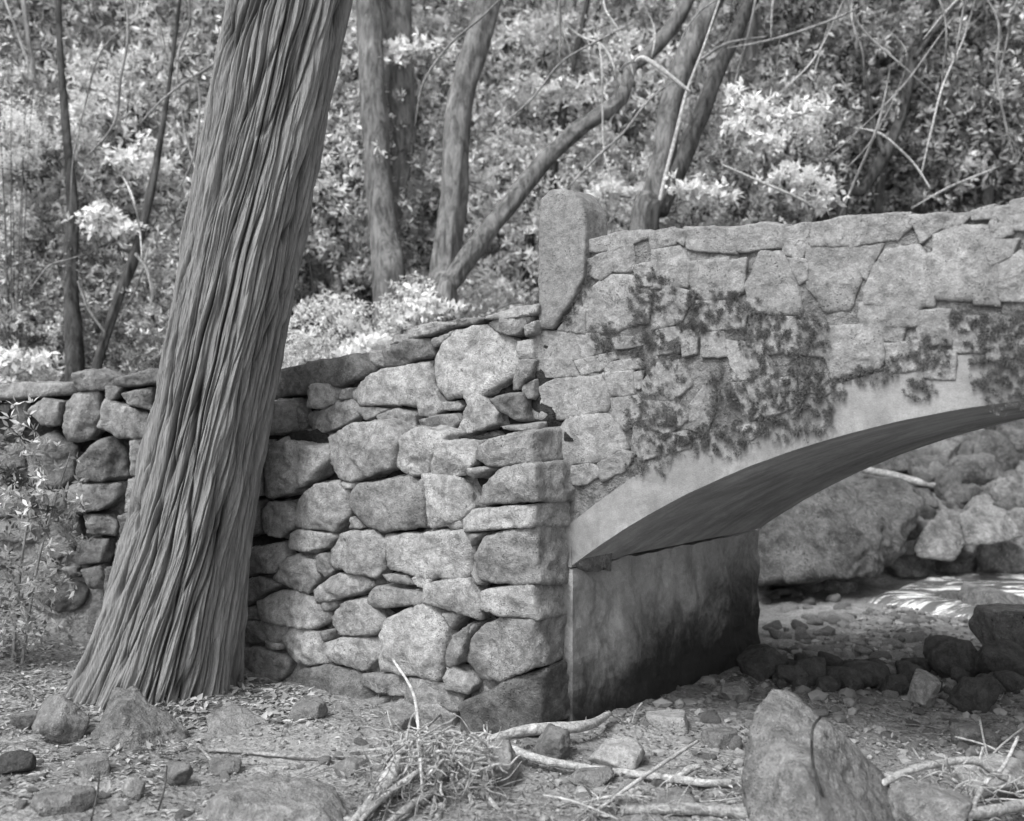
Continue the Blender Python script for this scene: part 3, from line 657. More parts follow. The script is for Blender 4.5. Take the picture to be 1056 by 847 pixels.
tree('long bent tree leaning right above the end post, with a kinked elbow', [(458,318,20),(470,285,20),(500,243,20),(530,205,20),(560,168,19),(597,133,17),(632,110,15),(645,92,14),(650,72,13),(662,62,14),(682,42,17),(705,8,17),(722,-40,16)], 'trunk', 9.4, (760,-150,1.4,700), .45,
     [([(655,64,3),(664,60,5),(685,74,5),(712,95,3)], -.05, 'twig'), ([(655,64,2),(646,66,3),(638,74,1)], -.05, 'trunk_light')])
tree('dark tree leaning right behind the parapet, left of a close pair', [(662,240,24),(672,205,23),(684,160,24),(694,100,24),(712,50,22),(735,0,20),(755,-50,18)], 'trunk', 10.0, (760,-170,1.5,800), .4)
tree('slimmer dark tree leaning right, right of the close pair', [(672,248,15),(684,215,15),(700,175,17),(720,125,18),(742,70,17),(770,10,15),(790,-40,13)], 'trunk_dark', 9.8, (850,-150,1.5,800), .3,
     [([(674,240,3),(684,190,4),(697,140,4),(708,95,3),(725,50,2),(742,0,2)], -.02, 'twig'), ([(722,62,3),(750,45,3),(790,38,2)], .05, 'trunk_light')])
tree('thin dark tree leaning far right behind the bridge parapet', [(868,228,11),(890,195,11),(915,155,11),(932,110,11),(945,50,11),(965,0,9),(985,-50,8)], 'trunk_dark', 11.0, (1010,-120,1.4,700), .22,
     [([(912,160,5),(900,120,4),(890,60,3),(885,0,2)], .2), ([(943,60,5),(965,30,4),(990,0,3)], .1)])
tree('blurred thick tree behind the white leaf sprays', [(765,245,18),(766,180,17),(770,100,16),(776,0,14),(780,-60,12)], 'trunk', 11.3, (790,-140,1.8,700), .25)
tree('forked grey tree between the leaning pair and the thin dark tree', [(848,232,13),(852,180,13),(862,120,12),(872,60,11),(895,0,9)], 'trunk_dark', 11.5, (900,-120,1.5,600), .22, [([(858,140,8),(840,100,6),(838,40,5),(835,0,4)], .1)])
tree('slim sapling rising behind the bent tree', [(570,190,9),(578,130,9),(590,70,7),(606,0,6)], 'trunk_dark', 11.2, None)
tree('short dark leaning stem in shade above the bent tree', [(545,230,12),(552,190,12),(575,160,14),(590,120,12),(600,85,6)], 'trunk_dark', 11.4, None)
tree('dark upright stump-like stem above the low wall', [(76,400,18),(75,340,17),(73,280,14),(75,220,12),(70,150,9),(62,60,7),(60,0,6)], 'trunk_dark', 9.6, (40,-110,1.6,700), .3)
tree('leaning dark sapling left of the cedar', [(96,395,11),(118,320,10),(140,260,10),(155,200,8),(166,140,6),(178,60,4)], 'trunk_dark', 9.4, None, limbs=[([(140,262,4),(152,280,3),(158,310,2)], -.05, 'trunk_light'), ([(110,345,3),(92,320,3),(80,290,2)], -.05, 'trunk_light')])
tree('pale bare sapling at the far left top', [(46,230,3),(42,140,4),(34,70,5),(24,0,5)], 'trunk_light', 10.5, None, limbs=[([(36,85,3),(20,40,3),(5,0,2)], .1)])
tree('pair of pale slender stems above the left shrubs', [(95,250,3),(90,140,4),(84,60,4),(80,0,4)], 'trunk_light', 11.5, None, limbs=[([(88,100,3),(98,50,3),(108,0,2)], .1)])
tree('grey background trunk in the upper left', [(205,330,10),(200,240,11),(196,120,10),(190,0,9)], 'trunk_dark', 12.5, (170,-120,1.8,700), .3)
tree('grey background trunk left of the upright stem', [(118,300,9),(120,180,8),(128,80,8),(132,0,7)], 'trunk', 13.5, (110,-140,1.8,700), .3)
tree('dark distant trunk at the far right edge', [(1020,235,10),(1015,150,10),(1022,60,9),(1030,0,8)], 'trunk_dark', 11.6, (1040,-120,1.8,700), .2)
tree('dark distant trunk above the middle of the parapet', [(905,235,9),(912,150,9),(902,60,9),(908,-30,8)], 'trunk_dark', 11.8, (920,-140,1.8,700), .2)
# bare twigs in pale bark tones
TW = [[(745,170),(790,190),(830,208),(845,222)], [(860,185),(895,150),(925,95),(935,55),(915,30)], [(862,232),(880,190),(905,130),(918,70)], [(940,215),(975,195),(1010,180),(1030,172)], [(120,350),(128,320),(140,300),(150,275),(172,262)], [(30,300),(50,275),(70,268),(88,262)],
      [(150,330),(158,300),(150,270),(160,240)], [(750,50),(800,40),(860,20),(900,0)], [(985,15),(960,50),(930,90),(880,140),(850,165)], [(660,0),(675,30),(672,60)], [(180,60),(205,90),(200,160),(180,200)], [(500,330),(515,318),(535,312),(548,318)], [(800,100),(840,60),(870,0)]]
for k in range(34):
    a0, b0_ = brng.uniform(-10, 1060), brng.uniform(60, 330)
    if b0_ > 210 and a0 > 560: b0_ = brng.uniform(40, 200)
    an = -math.pi/2+brng.normal()*.55; q_ = [(a0, b0_)]; L_ = brng.uniform(25, 60)
    for _ in range(4): q_.append((q_[-1][0]+math.cos(an)*L_, q_[-1][1]+math.sin(an)*L_)); an += brng.normal()*.28
    TW.append(q_)
for k, tw_ in enumerate(TW):
    Yd = 8.9+brng.uniform(0, 1.2)
    pts = [P(a, b_, Yd+brng.uniform(-.15, .15)) for a, b_ in tw_]
    r = [brng.uniform(.006, .013)]*len(pts); r[-1] = .002; r[0] *= .5
    b0 = pts[0].copy(); b0z = b0.copy()
    o = tube_obj('bare_branch', [([q-b0 for q in pts], r)], M['trunk_light' if k % 3 else 'twig'], None, sides=6, sub=6)
    o.location = b0
    tag(o, 'bare pale branch hanging among the background leaves', 'branch', 'bare branches in the background foliage')
# ------------------------------------------------------------------ shrubs
def shrub_mesh(seed, n, L, tone, rad=(1, .8, 1), gap=0., freq=1.6):
    rg = np.random.default_rng(seed)
    return leaf_cloud(np.array([0, 0, rad[2]*.9]), rad, n, L, tone, rg, gap, 6, freq)
VAR = []
for k, (tn, n, L) in enumerate([(1.0, 4200, .066), (.8, 4200, .064), (.6, 4200, .06), (.5, 4200, .064), (1.2, 1100, .09)]):  # tone steps put sunlit and shaded parts of the thicket into leaf colour
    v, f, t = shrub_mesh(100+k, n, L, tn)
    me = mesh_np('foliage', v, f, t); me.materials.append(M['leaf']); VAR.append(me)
sv, sf = [], []
stem_pieces = []
for k in range(7):
    a = k*.9; stem_pieces.append(([np.array([.05*math.cos(a), .05*math.sin(a), -.15]), np.array([.25*math.cos(a), .25*math.sin(a), .7]), np.array([.55*math.cos(a+.3), .5*math.sin(a+.3), 1.4])], [.02, .014, .005]))
stem0 = tube_obj('stems', stem_pieces, M['trunk'], None, sides=6, sub=4); stem_me = stem0.data; bpy.data.objects.remove(stem0)
def shrub(px, py, Yd, size, var, label, group=None, cat='shrub', rz=None, tilt=0):
    base = P(px, py, Yd)         # py: photo height of the shrub's middle
    z0 = base[2]-size*.9
    h = hgt(base[0], base[1])[0]
    root = empty('shrub', (base[0], base[1], min(z0, h) if z0 < h+.4 else z0)); root.scale = (size, size, size)
    root.rotation_euler = (0, 0, rz if rz is not None else brng.uniform(0, 6.28))
    tag(root, label, cat, group)
    o = link('foliage', VAR[var], None, root); 
    s_ = link('stems', stem_me, None, root)
    if z0 > h+.4: s_.scale = (1, 1, 1); s_.location = (0, 0, 0); root.location.z = h; o.location.z = (z0-h)/size; s_.scale = (1, 1, (z0-h)/size+.8)
    return root
GR = 'shrubs massed behind the walls'
brt = 'shrub toned pale for sunlight in the thicket behind the wall'; mid = 'mid grey leafy shrub in the thicket left of the cedar'; drk = 'leafy shrub toned dark for shade in the thicket behind the parapet'
for (px, py, Yd, s_, va) in [(430,150,12.5,1.5,0),(560,60,12.8,1.6,0),(540,250,11.8,1.3,0),(620,150,12.4,1.5,0),(500,330,10.9,.8,1),(345,200,11.8,1.3,1),(620,230,11.5,.9,1),(690,60,13,1.4,0),(440,30,13.2,1.5,0),(330,90,12.6,1.5,0),(730,200,11.6,1.1,1),(600,20,13.4,1.6,1),(455,250,12,1.1,1),(350,0,13,1.6,1)]:
    shrub(px, py, Yd, s_, va, brt, 'bright shrubs behind the wall')
for (px, py, Yd, s_, va) in [(60,80,12.2,1.6,2),(170,60,12.6,1.6,1),(20,200,11.4,1.4,1),(120,190,11.2,1.4,1),(215,180,11.8,1.5,1),(40,300,10.6,1.1,2),(130,300,10.8,1.1,2),(200,320,10.4,1.0,2),(10,20,12.4,1.5,2),(120,10,13,1.6,2),(230,20,12.8,1.5,1),(-40,330,10.2,1.2,2),(-50,150,11.6,1.6,2),(70,360,10.2,.7,3),(180,370,10.1,.7,3)]:
    shrub(px, py, Yd, s_, va, mid, 'grey shrubs left of the cedar')
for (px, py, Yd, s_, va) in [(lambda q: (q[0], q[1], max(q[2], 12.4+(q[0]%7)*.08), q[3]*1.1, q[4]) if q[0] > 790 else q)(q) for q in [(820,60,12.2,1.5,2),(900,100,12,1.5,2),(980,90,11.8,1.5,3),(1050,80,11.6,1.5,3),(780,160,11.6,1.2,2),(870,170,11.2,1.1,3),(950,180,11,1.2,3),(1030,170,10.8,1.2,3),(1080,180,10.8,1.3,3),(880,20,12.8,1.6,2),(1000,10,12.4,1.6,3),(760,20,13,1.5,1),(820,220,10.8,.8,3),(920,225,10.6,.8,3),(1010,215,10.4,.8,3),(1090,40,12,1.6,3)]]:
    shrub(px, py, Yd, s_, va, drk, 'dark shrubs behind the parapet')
shrub(425,325,9.6,.38,4,'small shrub with sun-toned white leaves on top of the wall by the bent tree')
shrub(345,335,9.4,.6,0,'bright low shrub between cedar and middle trunks')
shrub(312,352,9.0,.4,1,'low grey shrub touching the right side of the cedar')
shrub(375,372,8.6,.28,0,'lowest pale sprig behind the long slab stone')
shrub(15,140,9.8,.35,4,'sun-toned white spray at the far left edge')
shrub(18,385,8.8,.3,1,'small leafy shrub on the left end of the low wall')
# leaf sprays over the parapet, near-white tone stands for sun on them
def spray(clusters, Yd, label, L=.075):
    cs = []; b0 = P(*clusters[0][:2], Yd); tl = []
    for (a, b_, r, n) in clusters:
        q = P(a, b_, Yd)+brng.normal(size=(n, 3))*np.array([r, r*.7, r*.45])/F*Yd
        cs.append(q)
    cs = np.concatenate(cs); t = brng.uniform(.85, 1.1, len(cs))
    v, f, t = sprigs(cs-b0, t, L, 6, brng, up=1.2, aspect=.5)
    root = empty('leafy_branch', b0); tag(root, label, 'branch')
    link('foliage', mesh_np('foliage', v, f, t), M['leaf'], root)
    pts = [P(a, b_+3, Yd)-b0 for a, b_, _, _ in clusters]
    tube_obj('twig', [(pts, [.010]*(len(pts)-1)+[.004])], M['trunk_light'], root, sides=6, sub=5)
spray([(760,98,12,16),(780,112,16,34),(808,120,18,34),(838,112,14,16)], 9.2, 'upper sun-toned white leaf spray hanging behind the parapet')
spray([(762,130,8,18),(790,145,10,24),(800,148,6,10)], 9.1, 'small sun-toned white leaf spray just below the upper one')
spray([(810,180,10,22),(832,188,12,36),(850,200,9,26),(848,213,5,10)], 9.0, 'lower right sun-toned white leaf spray near the parapet top')
spray([(705,195,9,30),(730,198,11,34),(748,205,7,18)], 9.4, 'sun-toned white leaf spray right beside the leaning pair of trees')
# distant woodland mass
n = 130000
x = brng.uniform(-15, 15, n); y = brng.uniform(13.2, 24, n)**1.0
z = hgt(x, y, False)+brng.uniform(-.1, 3.4, n)
p = np.stack([x, y, z], 1); px = CX+F*x/y
ns = fbm(p*.7, 3, .6); keep = ns > -.35; p = p[keep]; ns = fbm(p*1.2+40, 4, .65); px = px[keep]
reg = .62+.60*np.exp(-((px-520)/190)**2)-.12*sstep(720, 900, px)  # glow at the centre and shade at right put into leaf tone
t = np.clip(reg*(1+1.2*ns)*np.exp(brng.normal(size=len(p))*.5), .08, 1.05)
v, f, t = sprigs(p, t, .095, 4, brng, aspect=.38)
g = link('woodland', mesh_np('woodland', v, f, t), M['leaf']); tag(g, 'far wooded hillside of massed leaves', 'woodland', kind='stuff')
# twigs hanging in the thicket, sun brightness put into leaf tone
for k, (a, b_, Yd, lb) in enumerate([(120,225,9.6,'cluster of bright narrow leaves left of the cedar at mid height'),(30,140,10,'bright leaf cluster near the far left edge high up'),(150,160,10.2,'bright leaf cluster just left of the cedar upper trunk'),(410,60,11,'bright leaf cluster between the grey upright trunks'),(570,90,11.2,'bright leaf cluster above the bent tree'),(500,190,10.8,'bright leaf cluster above the fork of the bent tree'),(640,190,10.6,'bright leaf cluster just above the end post'),(560,30,11.5,'bright leaf cluster at the top centre'),(440,310,9.3,'bright leaf cluster at the foot of the bent tree'),(330,60,11.6,'bright leaf cluster just right of the cedar top'),(385,352,8.8,'bright leaf tuft on the wall behind the long slab'),(10,378,8.6,'pale leaf tuft on the left end of the low wall')]):
    spray([(a+brng.uniform(-22, 22), b_+brng.uniform(-16, 16), brng.uniform(6, 13), int(brng.uniform(12, 30))) for _ in range(4)], Yd, lb, .075)
# near bush over the left wall
v, f, t = leaf_cloud(np.array([0, 0, .75]), (.5, .35, .8), 1100, .055, .42, brng, .05, 6, 3.)
bz = P(12, 640, 6.25)
root = empty('shrub', (bz[0]-.05, 6.25, hgt(bz[0], 6.25)[0])); tag(root, 'thin pale bush in front of the low wall at the left edge', 'shrub')
link('foliage', mesh_np('foliage', v, f, t), M['leaf'], root)
tube_obj('stems', [([np.array([a*.1, 0, -.1]), np.array([a*.2, .02, .6]), np.array([a*.35+.05, 0, 1.25])], [.012, .009, .003]) for a in (-1, -.3, .5, 1)], M['trunk_light'], root, sides=6)
# ------------------------------------------------------------------ rocks
rrng = np.random.default_rng(31)
def rock(px, py, w, h, label, m='boulder', group=None, name='boulder', n=5, p=34, depth=.8, sink=.3, amp=.07, cat='boulder'):
    g0 = ghit(px, py); s = g0[1]/F; rx = w/2*s; rz = h*s*(.5+sink*.5)
    N = unit(rrng.normal(size=(15, 3))*np.array([1, 1, .9])); N = np.concatenate([N, np.eye(3), -np.eye(3)])
    ex = np.array([rx, rx*depth, rz])
    D = np.sqrt(((N*ex)**2).sum(1))*np.concatenate([rrng.uniform(.66, .97, 15), np.full(6, 1.04)])
    v, f = soft_rock(N, D, np.zeros(3), n, p, amp*min(rx, rz), 2.2/max(rx, rz, .02), rrng.uniform(0, 50))
    v = v+np.array([0, rx*depth*.5, rz*(1-sink)])
    o = link(name, mesh_np(name, v, f), M[m], loc=g0)
    return tag(o, label, cat, group)
hull_rock('boulder', [P(795,713,4.25),P(822,716,4.3),P(845,742,4.1),P(880,775,4.2),P(915,802,4.15),P(935,880,3.9),P(900,890,3.75),P(780,880,3.8),P(762,800,4.0),P(764,768,4.05),P(780,730,4.15),P(830,800,3.72),P(850,850,3.6),P(880,820,4.45),P(805,740,4.5),P(785,850,4.5)], M['boulder'], 'large pointed boulder in the foreground leaning left, right of the driftwood', n=6, p=45, amp=.018, freq=7, ridge=.004)
hull_rock('boulder', [P(770,600,8.6),P(785,545,8.7),P(812,512,9.1),P(860,496,9.6),P(905,490,9.8),P(950,500,9.8),P(962,522,9.5),P(948,560,9.3),P(905,592,9.0),P(880,596,8.75),P(840,596,8.5),P(760,560,9.9),P(900,530,10.6),P(850,600,10.2)], M['farrock'], 'huge pale rounded boulder seen through the arch', n=6, p=40, amp=.075, freq=3.2, ridge=.02)
hull_rock('boulder', [P(940,560,9.5),P(955,535,9.6),P(975,518,9.8),P(995,525,9.8),P(1000,560,9.4),P(985,580,9.3),P(945,578,9.3),P(970,560,10.3)], M['farrock'], 'rounded rock right of the huge boulder', n=5, amp=.03, freq=3)
hull_rock('boulder', [P(985,530,9.4),P(1005,510,9.6),P(1040,525,9.4),P(1058,555,9.3),P(1030,560,9.1),P(995,565,9.1),P(1020,540,10.2)], M['farrock'], 'wedge shaped rock in the pile beyond the arch', n=5, amp=.03, freq=3)
FR_ = 0
FR = [(1005,512,85,36,'grey rock lying behind the wedge rock'),(935,487,100,22,'flat rock just under the arch edge, behind the log'),(1025,488,70,38,'dark topped rock high in the pile beyond the arch'),(1052,530,60,38,'rock at the right edge behind the wedge'),(1040,598,66,42,'low rock beside the water at right edge'),(968,470,60,30,'upright grey rock under the arch edge'),
      (990,592,80,20,'flat dark rock along the water'),(935,592,60,14,'low flat rock where water starts'),(808,598,50,26,'rock half behind the abutment'),(833,610,34,14,'dark cobble near abutment foot'),(868,612,40,20,'lone rounded cobble left of the water'),(1065,490,60,50,'tall rock at the top right of the creek pile'),(1000,470,50,26,'small rock at the top of the creek pile'),
      (1035,640,90,26,'dark flat rock at the near side of water'),(985,628,40,14,'small dark rock edging the water'),(1060,470,60,40,'far rock nearest the arch edge at right'),(905,480,50,14,'small rock under the arch behind the huge boulder'),(1050,570,50,30,'rock between wedge and water')]
for px, py, w, h, lb in FR: rock(px, py, w, h, lb, 'farrock', n=5)
rock(1085,688,130,52,'long sloping grey rock at the right edge under the bridge','farrock')
rock(992,702,72,34,'boulder toned dark for the bridge shade','darkrock', sink=.35)
rock(1045,708,70,36,'rock at right edge toned dark for the bridge shade','darkrock', sink=.35)
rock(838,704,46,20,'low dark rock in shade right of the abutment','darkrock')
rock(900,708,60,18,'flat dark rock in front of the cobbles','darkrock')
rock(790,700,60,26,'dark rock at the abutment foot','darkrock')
rock(955,730,36,34,'grey pointed rock in front of the dark boulder','stone' if False else 'cobble')
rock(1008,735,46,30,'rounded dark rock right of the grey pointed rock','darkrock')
rock(700,692,22,14,'small pale stone at the foot of the abutment','cobble')
rock(760,725,44,14,'flat stone on the bed left of the pointed boulder','cobble')
hull_rock('boulder', [P(88,790,5.0),P(98,752,5.15),P(118,713,5.3),P(138,708,5.3),P(165,728,5.25),P(198,758,5.15),P(192,790,5.0),P(150,795,4.85),P(150,740,5.6),P(125,735,5.05)], M['boulder'], 'rough pale boulder at the foot of the cedar', amp=.03, freq=8, p=40)
rock(60,768,60,40,'small low boulder left of the cedar foot')
hull_rock('boulder', [P(204,790,5.1),P(212,742,5.3),P(236,727,5.4),P(272,738,5.35),P(296,770,5.2),P(290,795,5.0),P(240,795,4.95),P(250,745,5.7)], M['boulder'], 'lichen patched low boulder right of the cedar foot', amp=.03, freq=8, p=40)
rock(14,800,40,20,'dark flat stone at the left edge','darkrock')
rock(182,812,28,24,'small dark round stone in the foreground','stone_dark')
rock(135,822,28,14,'small pale stone beside the round dark one','cobble')
hull_rock('boulder', [P(192,880,4.0),P(203,830,4.15),P(232,806,4.3),P(300,800,4.3),P(345,814,4.25),P(366,850,4.1),P(362,910,3.8),P(210,910,3.8),P(280,816,4.5),P(225,828,4.02),P(335,832,4.02)], M['boulder'], 'broad worn boulder in the bottom foreground left of the roots', amp=.022, freq=6, p=25)
rock(516,812,50,36,'dark rock behind the root tangle','stone_dark')
rock(572,786,46,30,'dark rock under the driftwood branch','stone_dark')
rock(965,862,110,34,'grey rock in the bottom right corner behind the roots','boulder')
rock(1030,828,90,30,'flat rock at the right edge behind the roots','cobble')
rock(640,790,70,16,'flat half buried stone right of the driftwood','cobble')
rock(690,752,60,12,'flat half buried slab below the abutment','cobble')
rock(360,800,40,14,'half buried stone left of the roots','cobble')
for k in range(95):
    px_ = rrng.uniform(945, 1075); py_ = rrng.uniform(455, 585)
    rock(px_, py_, rrng.uniform(18, 46), rrng.uniform(14, 30), 'one of the angular rocks heaped in the creek pile beyond the arch', 'farrock', 'angular rocks of the creek pile', name='rock', n=4, cat='rock')
for k in range(42):
    px_ = rrng.uniform(800, 1050); py_ = rrng.uniform(690, 716)
    rock(px_, py_, rrng.uniform(12, 46), rrng.uniform(6, 19), 'one of the rocks toned dark for the bridge shade', 'darkrock', 'dark rocks in the bridge shade', name='rock', n=4, cat='rock')
COB = [bpy.data.objects.new('x', None)]
cm = []
for k in range(6):
    N = unit(rrng.normal(size=(12, 3))); N = np.concatenate([N, np.eye(3), -np.eye(3)]); ex = np.array([1, .8, .55])
    D = np.sqrt(((N*ex)**2).sum(1))*np.concatenate([rrng.uniform(.7, .98, 12), np.ones(6)])
    v, f = soft_rock(N, D, np.zeros(3), 3, 14, .05, 1.6, k*9.); cm.append(mesh_np('cobble', v+[0, 0, .12], f)); cm[-1].materials.append(M['cobble'])
def cob(px, py, w, label, group):
    g0 = ghit(px, py); s = w/2*g0[1]/F
    o = bpy.data.objects.new('cobble', cm[rrng.integers(6)]); col.objects.link(o); o.location = g0
    o.scale = (s, s*rrng.uniform(.7, 1.1), s*rrng.uniform(.6, 1.1)); o.rotation_euler = (rrng.normal()*.2, rrng.normal()*.2, rrng.uniform(0, 6.28))
    tag(o, label, 'cobble', group)
for k in range(150):
    px = rrng.uniform(790, 960); py = rrng.uniform(588, 700)
    if px > 880 and py < 640: continue
    cob(px, py, rrng.uniform(9, 26)*(.6+(py-588)/150), 'one of the loose cobbles covering the creek bed beyond the arch', 'cobbles beyond the arch')
for k in range(60):
    px = rrng.uniform(560, 1056); py = rrng.uniform(705, 846)
    cob(px, py, rrng.uniform(8, 28), 'loose stone lying on the bed before the bridge', 'loose stones in front of the bridge')
for k in range(50):
    px = rrng.uniform(0, 520); py = rrng.uniform(765, 846)
    cob(px, py, rrng.uniform(6, 20), 'loose small stone on the dusty ground before the cedar and wall', 'loose stones before the wall')
# gravel
v0, f0 = ico(1)
def scatter_gravel(n, xr_, yr_, smin, smax, mask=None, seed=1):
    rg = np.random.default_rng(seed)
    x = rg.uniform(*xr_, n); y = rg.uniform(*yr_, n)
    u, v = uv(x, y); yf = np.where(x > -2.03, 5.056-.801*x, 6.68+.08*(-2.03-x))
    ok = ((y < yf-.05) | (u > .05)) & (noise3(np.stack([x*1.2, y*1.2, 0*x+3], 1)) > rg.uniform(-.7, .5, n))
    if mask is not None: ok &= mask(x, y)
    x, y = x[ok], y[ok]; n = len(x); z = hgt(x, y)
    s = smin*(smax/smin)**(rg.uniform(0, 1, n)**2.2)
    sc = np.stack([s*rg.uniform(.7, 1.3, n), s*rg.uniform(.6, 1.2, n), s*rg.uniform(.35, .8, n)], 1)
    a = rg.uniform(0, 6.28, n); ca, sa = np.cos(a)[:, None], np.sin(a)[:, None]
    vv = v0[None]*sc[:, None]*(1+.5*rg.uniform(-.4, .4, (n, len(v0), 1)))
    vx = vv[..., 0]*ca-vv[..., 1]*sa; vy = vv[..., 0]*sa+vv[..., 1]*ca
    vv = np.stack([vx+x[:, None], vy+y[:, None], vv[..., 2]+z[:, None]+sc[:, 2:3]*.3], -1).reshape(-1, 3)
    ff = (f0[None]+(np.arange(n)*len(v0))[:, None, None]).reshape(-1, 3)
    return vv, ff, np.repeat(rg.uniform(.1, .9, n), len(v0))
parts_ = [scatter_gravel(9000, (-3, 3.2), (2.9, 6.6), .004, .022, None, 1), scatter_gravel(7000, (.6, 5), (5.6, 9.4), .010, .055, None, 2), scatter_gravel(3500, (.1, 3.5), (3.4, 5.6), .008, .04, None, 3)]
off = 0; VV, FF, TT = [], [], []
for a, b_, c_ in parts_: VV.append(a); FF.append(b_+off); TT.append(c_); off += len(a)
g = link('gravel', mesh_np('gravel', np.concatenate(VV), np.concatenate(FF), np.concatenate(TT), smooth=False), M['gravel']); tag(g, 'loose gravel and chips over the creek bed', 'gravel', kind='stuff')
# dry leaf litter
def litter(n, xr_, yr_, seed, L, tlo=.1, thi=.9, dens=0., where=None):
    rg = np.random.default_rng(seed); x = rg.uniform(*xr_, n); y = rg.uniform(*yr_, n)
    yf = np.where(x > -2.03, 5.056-.801*x, 6.68+.08*(-2.03-x)); u, v = uv(x, y)
    ok = ((y < yf-.02) | (u > .05)) & (noise3(np.stack([x*1.5, y*1.5, 0*x+8], 1)) > rg.uniform(-.6, .6, n)+dens)
    if where is not None: ok &= where(x, y, rg)
    x, y = x[ok], y[ok]; n = len(x)
    c = np.stack([x, y, hgt(x, y)+rg.uniform(.003, .014, n)], 1)
    d = unit(np.stack([rg.normal(size=n), rg.normal(size=n), rg.normal(size=n)*.22], 1)); nn_ = unit(np.stack([rg.normal(size=n)*.4, rg.normal(size=n)*.4, np.ones(n)], 1))
    Ls = L*rg.uniform(.4, 1.3, n)
    return leaves(c, d, nn_, Ls, Ls*rg.uniform(.12, .5, n), rg.uniform(tlo, thi, n))
parts_ = [litter(40000, (-3.6, 3), (2.9, 6.9), 1, .032, .0, .95), litter(8000, (-3.9, -1.5), (4.2, 6.8), 2, .045, .1, 1, -.3), litter(1500, (-1.9, -1.1), (5.3, 6.2), 3, .07, .3, 1.1, -.5)]
off = 0; VV, FF, TT = [], [], []
for a, b_, c_ in parts_: VV.append(a); FF.append(b_+off); TT.append(c_); off += len(a)
g = link('leaf_litter', mesh_np('leaf_litter', np.concatenate(VV), np.concatenate(FF), np.concatenate(TT)), M['litter']); tag(g, 'dry fallen leaves and needles strewn on the ground', 'leaf litter', kind='stuff')
# twig litter
rg = np.random.default_rng(77); pcs = []
for k in range(420):
    x = rg.uniform(-3.2, 3); y = rg.uniform(3.0, 6.2)
    if y > 5.0-.8*x and x < .3: continue
    a = rg.uniform(0, 6.28); L = rg.uniform(.04, .28)
    q = []
    for s_ in (0, .5, 1):
        xx = x+math.cos(a+s_*rg.normal()*.3)*L*s_; yy = y+math.sin(a)*L*s_; q.append(np.array([xx, yy, hgt(xx, yy)[0]+.008+rg.uniform(0, .02)]))
    pcs.append((q, [.0035, .003, .0015]))
g = tube_obj('twigs', pcs, M['wood_grey'], None, sides=5, sub=2); tag(g, 'countless small broken twigs on the ground', 'twigs', kind='stuff')
# ------------------------------------------------------------------ sticks and driftwood
def stick(label, path, m='wood', name='stick', cat='stick', extra=(), sides=10, rough=.12):
    """path: (px, py, width px, height above ground m); py taken at the stick's own height"""
    def pt(a, b_, hh):
        g0 = ghit(a, b_)
        if hh <= 0: return g0+[0, 0, .01]
        Yg = ghit(a, min(b_+hh*F/g0[1], 900))[1]
        return P(a, b_, Yg)
    pcs = []
    for pth in (path,)+tuple(extra):
        q = [pt(a, b_, hh) for a, b_, w, hh in pth]; pcs.append((q, [w/2/F*c_[1] for (a, b_, w, hh), c_ in zip(pth, q)]))
    b0 = pcs[0][0][0].copy(); b0[2] = min(c_[2] for pc in pcs for c_ in pc[0])
    pcs = [([c_-b0 for c_ in q], r) for q, r in pcs]
    o = tube_obj(name, pcs, M[m], None, sides=sides, sub=8, rough=rough, nf=14); o.location = b0
    return tag(o, label, cat)
stick('thick pale driftwood branch curving up toward the abutment base', [(486,768,8,.06),(510,762,10,.08),(545,753,12,.10),(590,750,12,.10),(612,746,10,.08),(628,736,6,.06)], 'wood', 'driftwood_branch', 'branch')
stick('long pale driftwood branch running right from the roots', [(492,762,9,.08),(520,770,9,.08),(560,784,9,.06),(610,793,8,.04),(660,799,8,.03),(700,804,9,.03),(735,808,8,.02),(770,806,12,.02)], 'wood', 'driftwood_branch', 'branch', extra=([(700,802,7,.03),(712,793,8,.05),(722,790,4,.06)],))
stick('thin straight pale stick slanting over the long driftwood', [(598,850,3,.02),(640,818,4,.06),(680,790,4,.09),(720,764,3,.12)], 'twig', sides=8)
stick('slender bent pale twig standing upright before the wall', [(436,830,3,.02),(434,790,3.2,.15),(431,745,3.4,.3),(425,712,3,.42),(405,680,2.2,.52)], 'twig', 'twig', 'twig', sides=8)
stick('long thin grey stick lying across the ground before the wall', [(165,775,3,.01),(230,774,4,.02),(300,780,4,.02),(360,781,3.4,.02),(410,774,3,.03),(455,736,2.4,.06)], 'wood_grey', sides=8, extra=([(205,770,3,.02),(216,782,3,.02),(222,792,3,.01)],))
stick('short pale stick at the bottom left', [(148,838,3.5,.01),(175,836,3.5,.01),(200,836,3,.01)], 'wood', sides=8)
stick('thin dark stem standing at the bottom left', [(93,850,2.5,0.01),(100,820,2,.1),(103,795,1.5,.18)], 'trunk_dark', 'twig', 'twig', sides=6)
stick('thin dark stem standing beside the small dark stone', [(163,836,2.5,0.01),(170,812,2,.08),(172,790,1.5,.14)], 'trunk_dark', 'twig', 'twig', sides=6)
stick('curved dark twig draped down the pointed boulder', [(846,740,2.6,.62),(838,752,3,.60),(838,785,3.4,.45),(846,815,3.4,.30),(856,850,3,.12)], 'trunk_dark', 'twig', 'twig', sides=8)
stick('thin grey branch at the left edge in the dust', [(0,815,3,.01),(30,820,3,.02),(60,812,3,.02),(85,818,2,.01)], 'wood_grey', sides=8)
stick('grey log lying at the bottom centre right', [(640,836,10,.02),(700,834,12,.03),(760,838,13,.03),(830,850,12,.02)], 'wood_grey', 'log', 'log')
stick('thick half-buried root in the bottom right corner', [(900,850,12,.02),(960,842,13,.04),(1010,838,12,.05),(1080,826,12,.04)], 'wood', 'root', 'root')
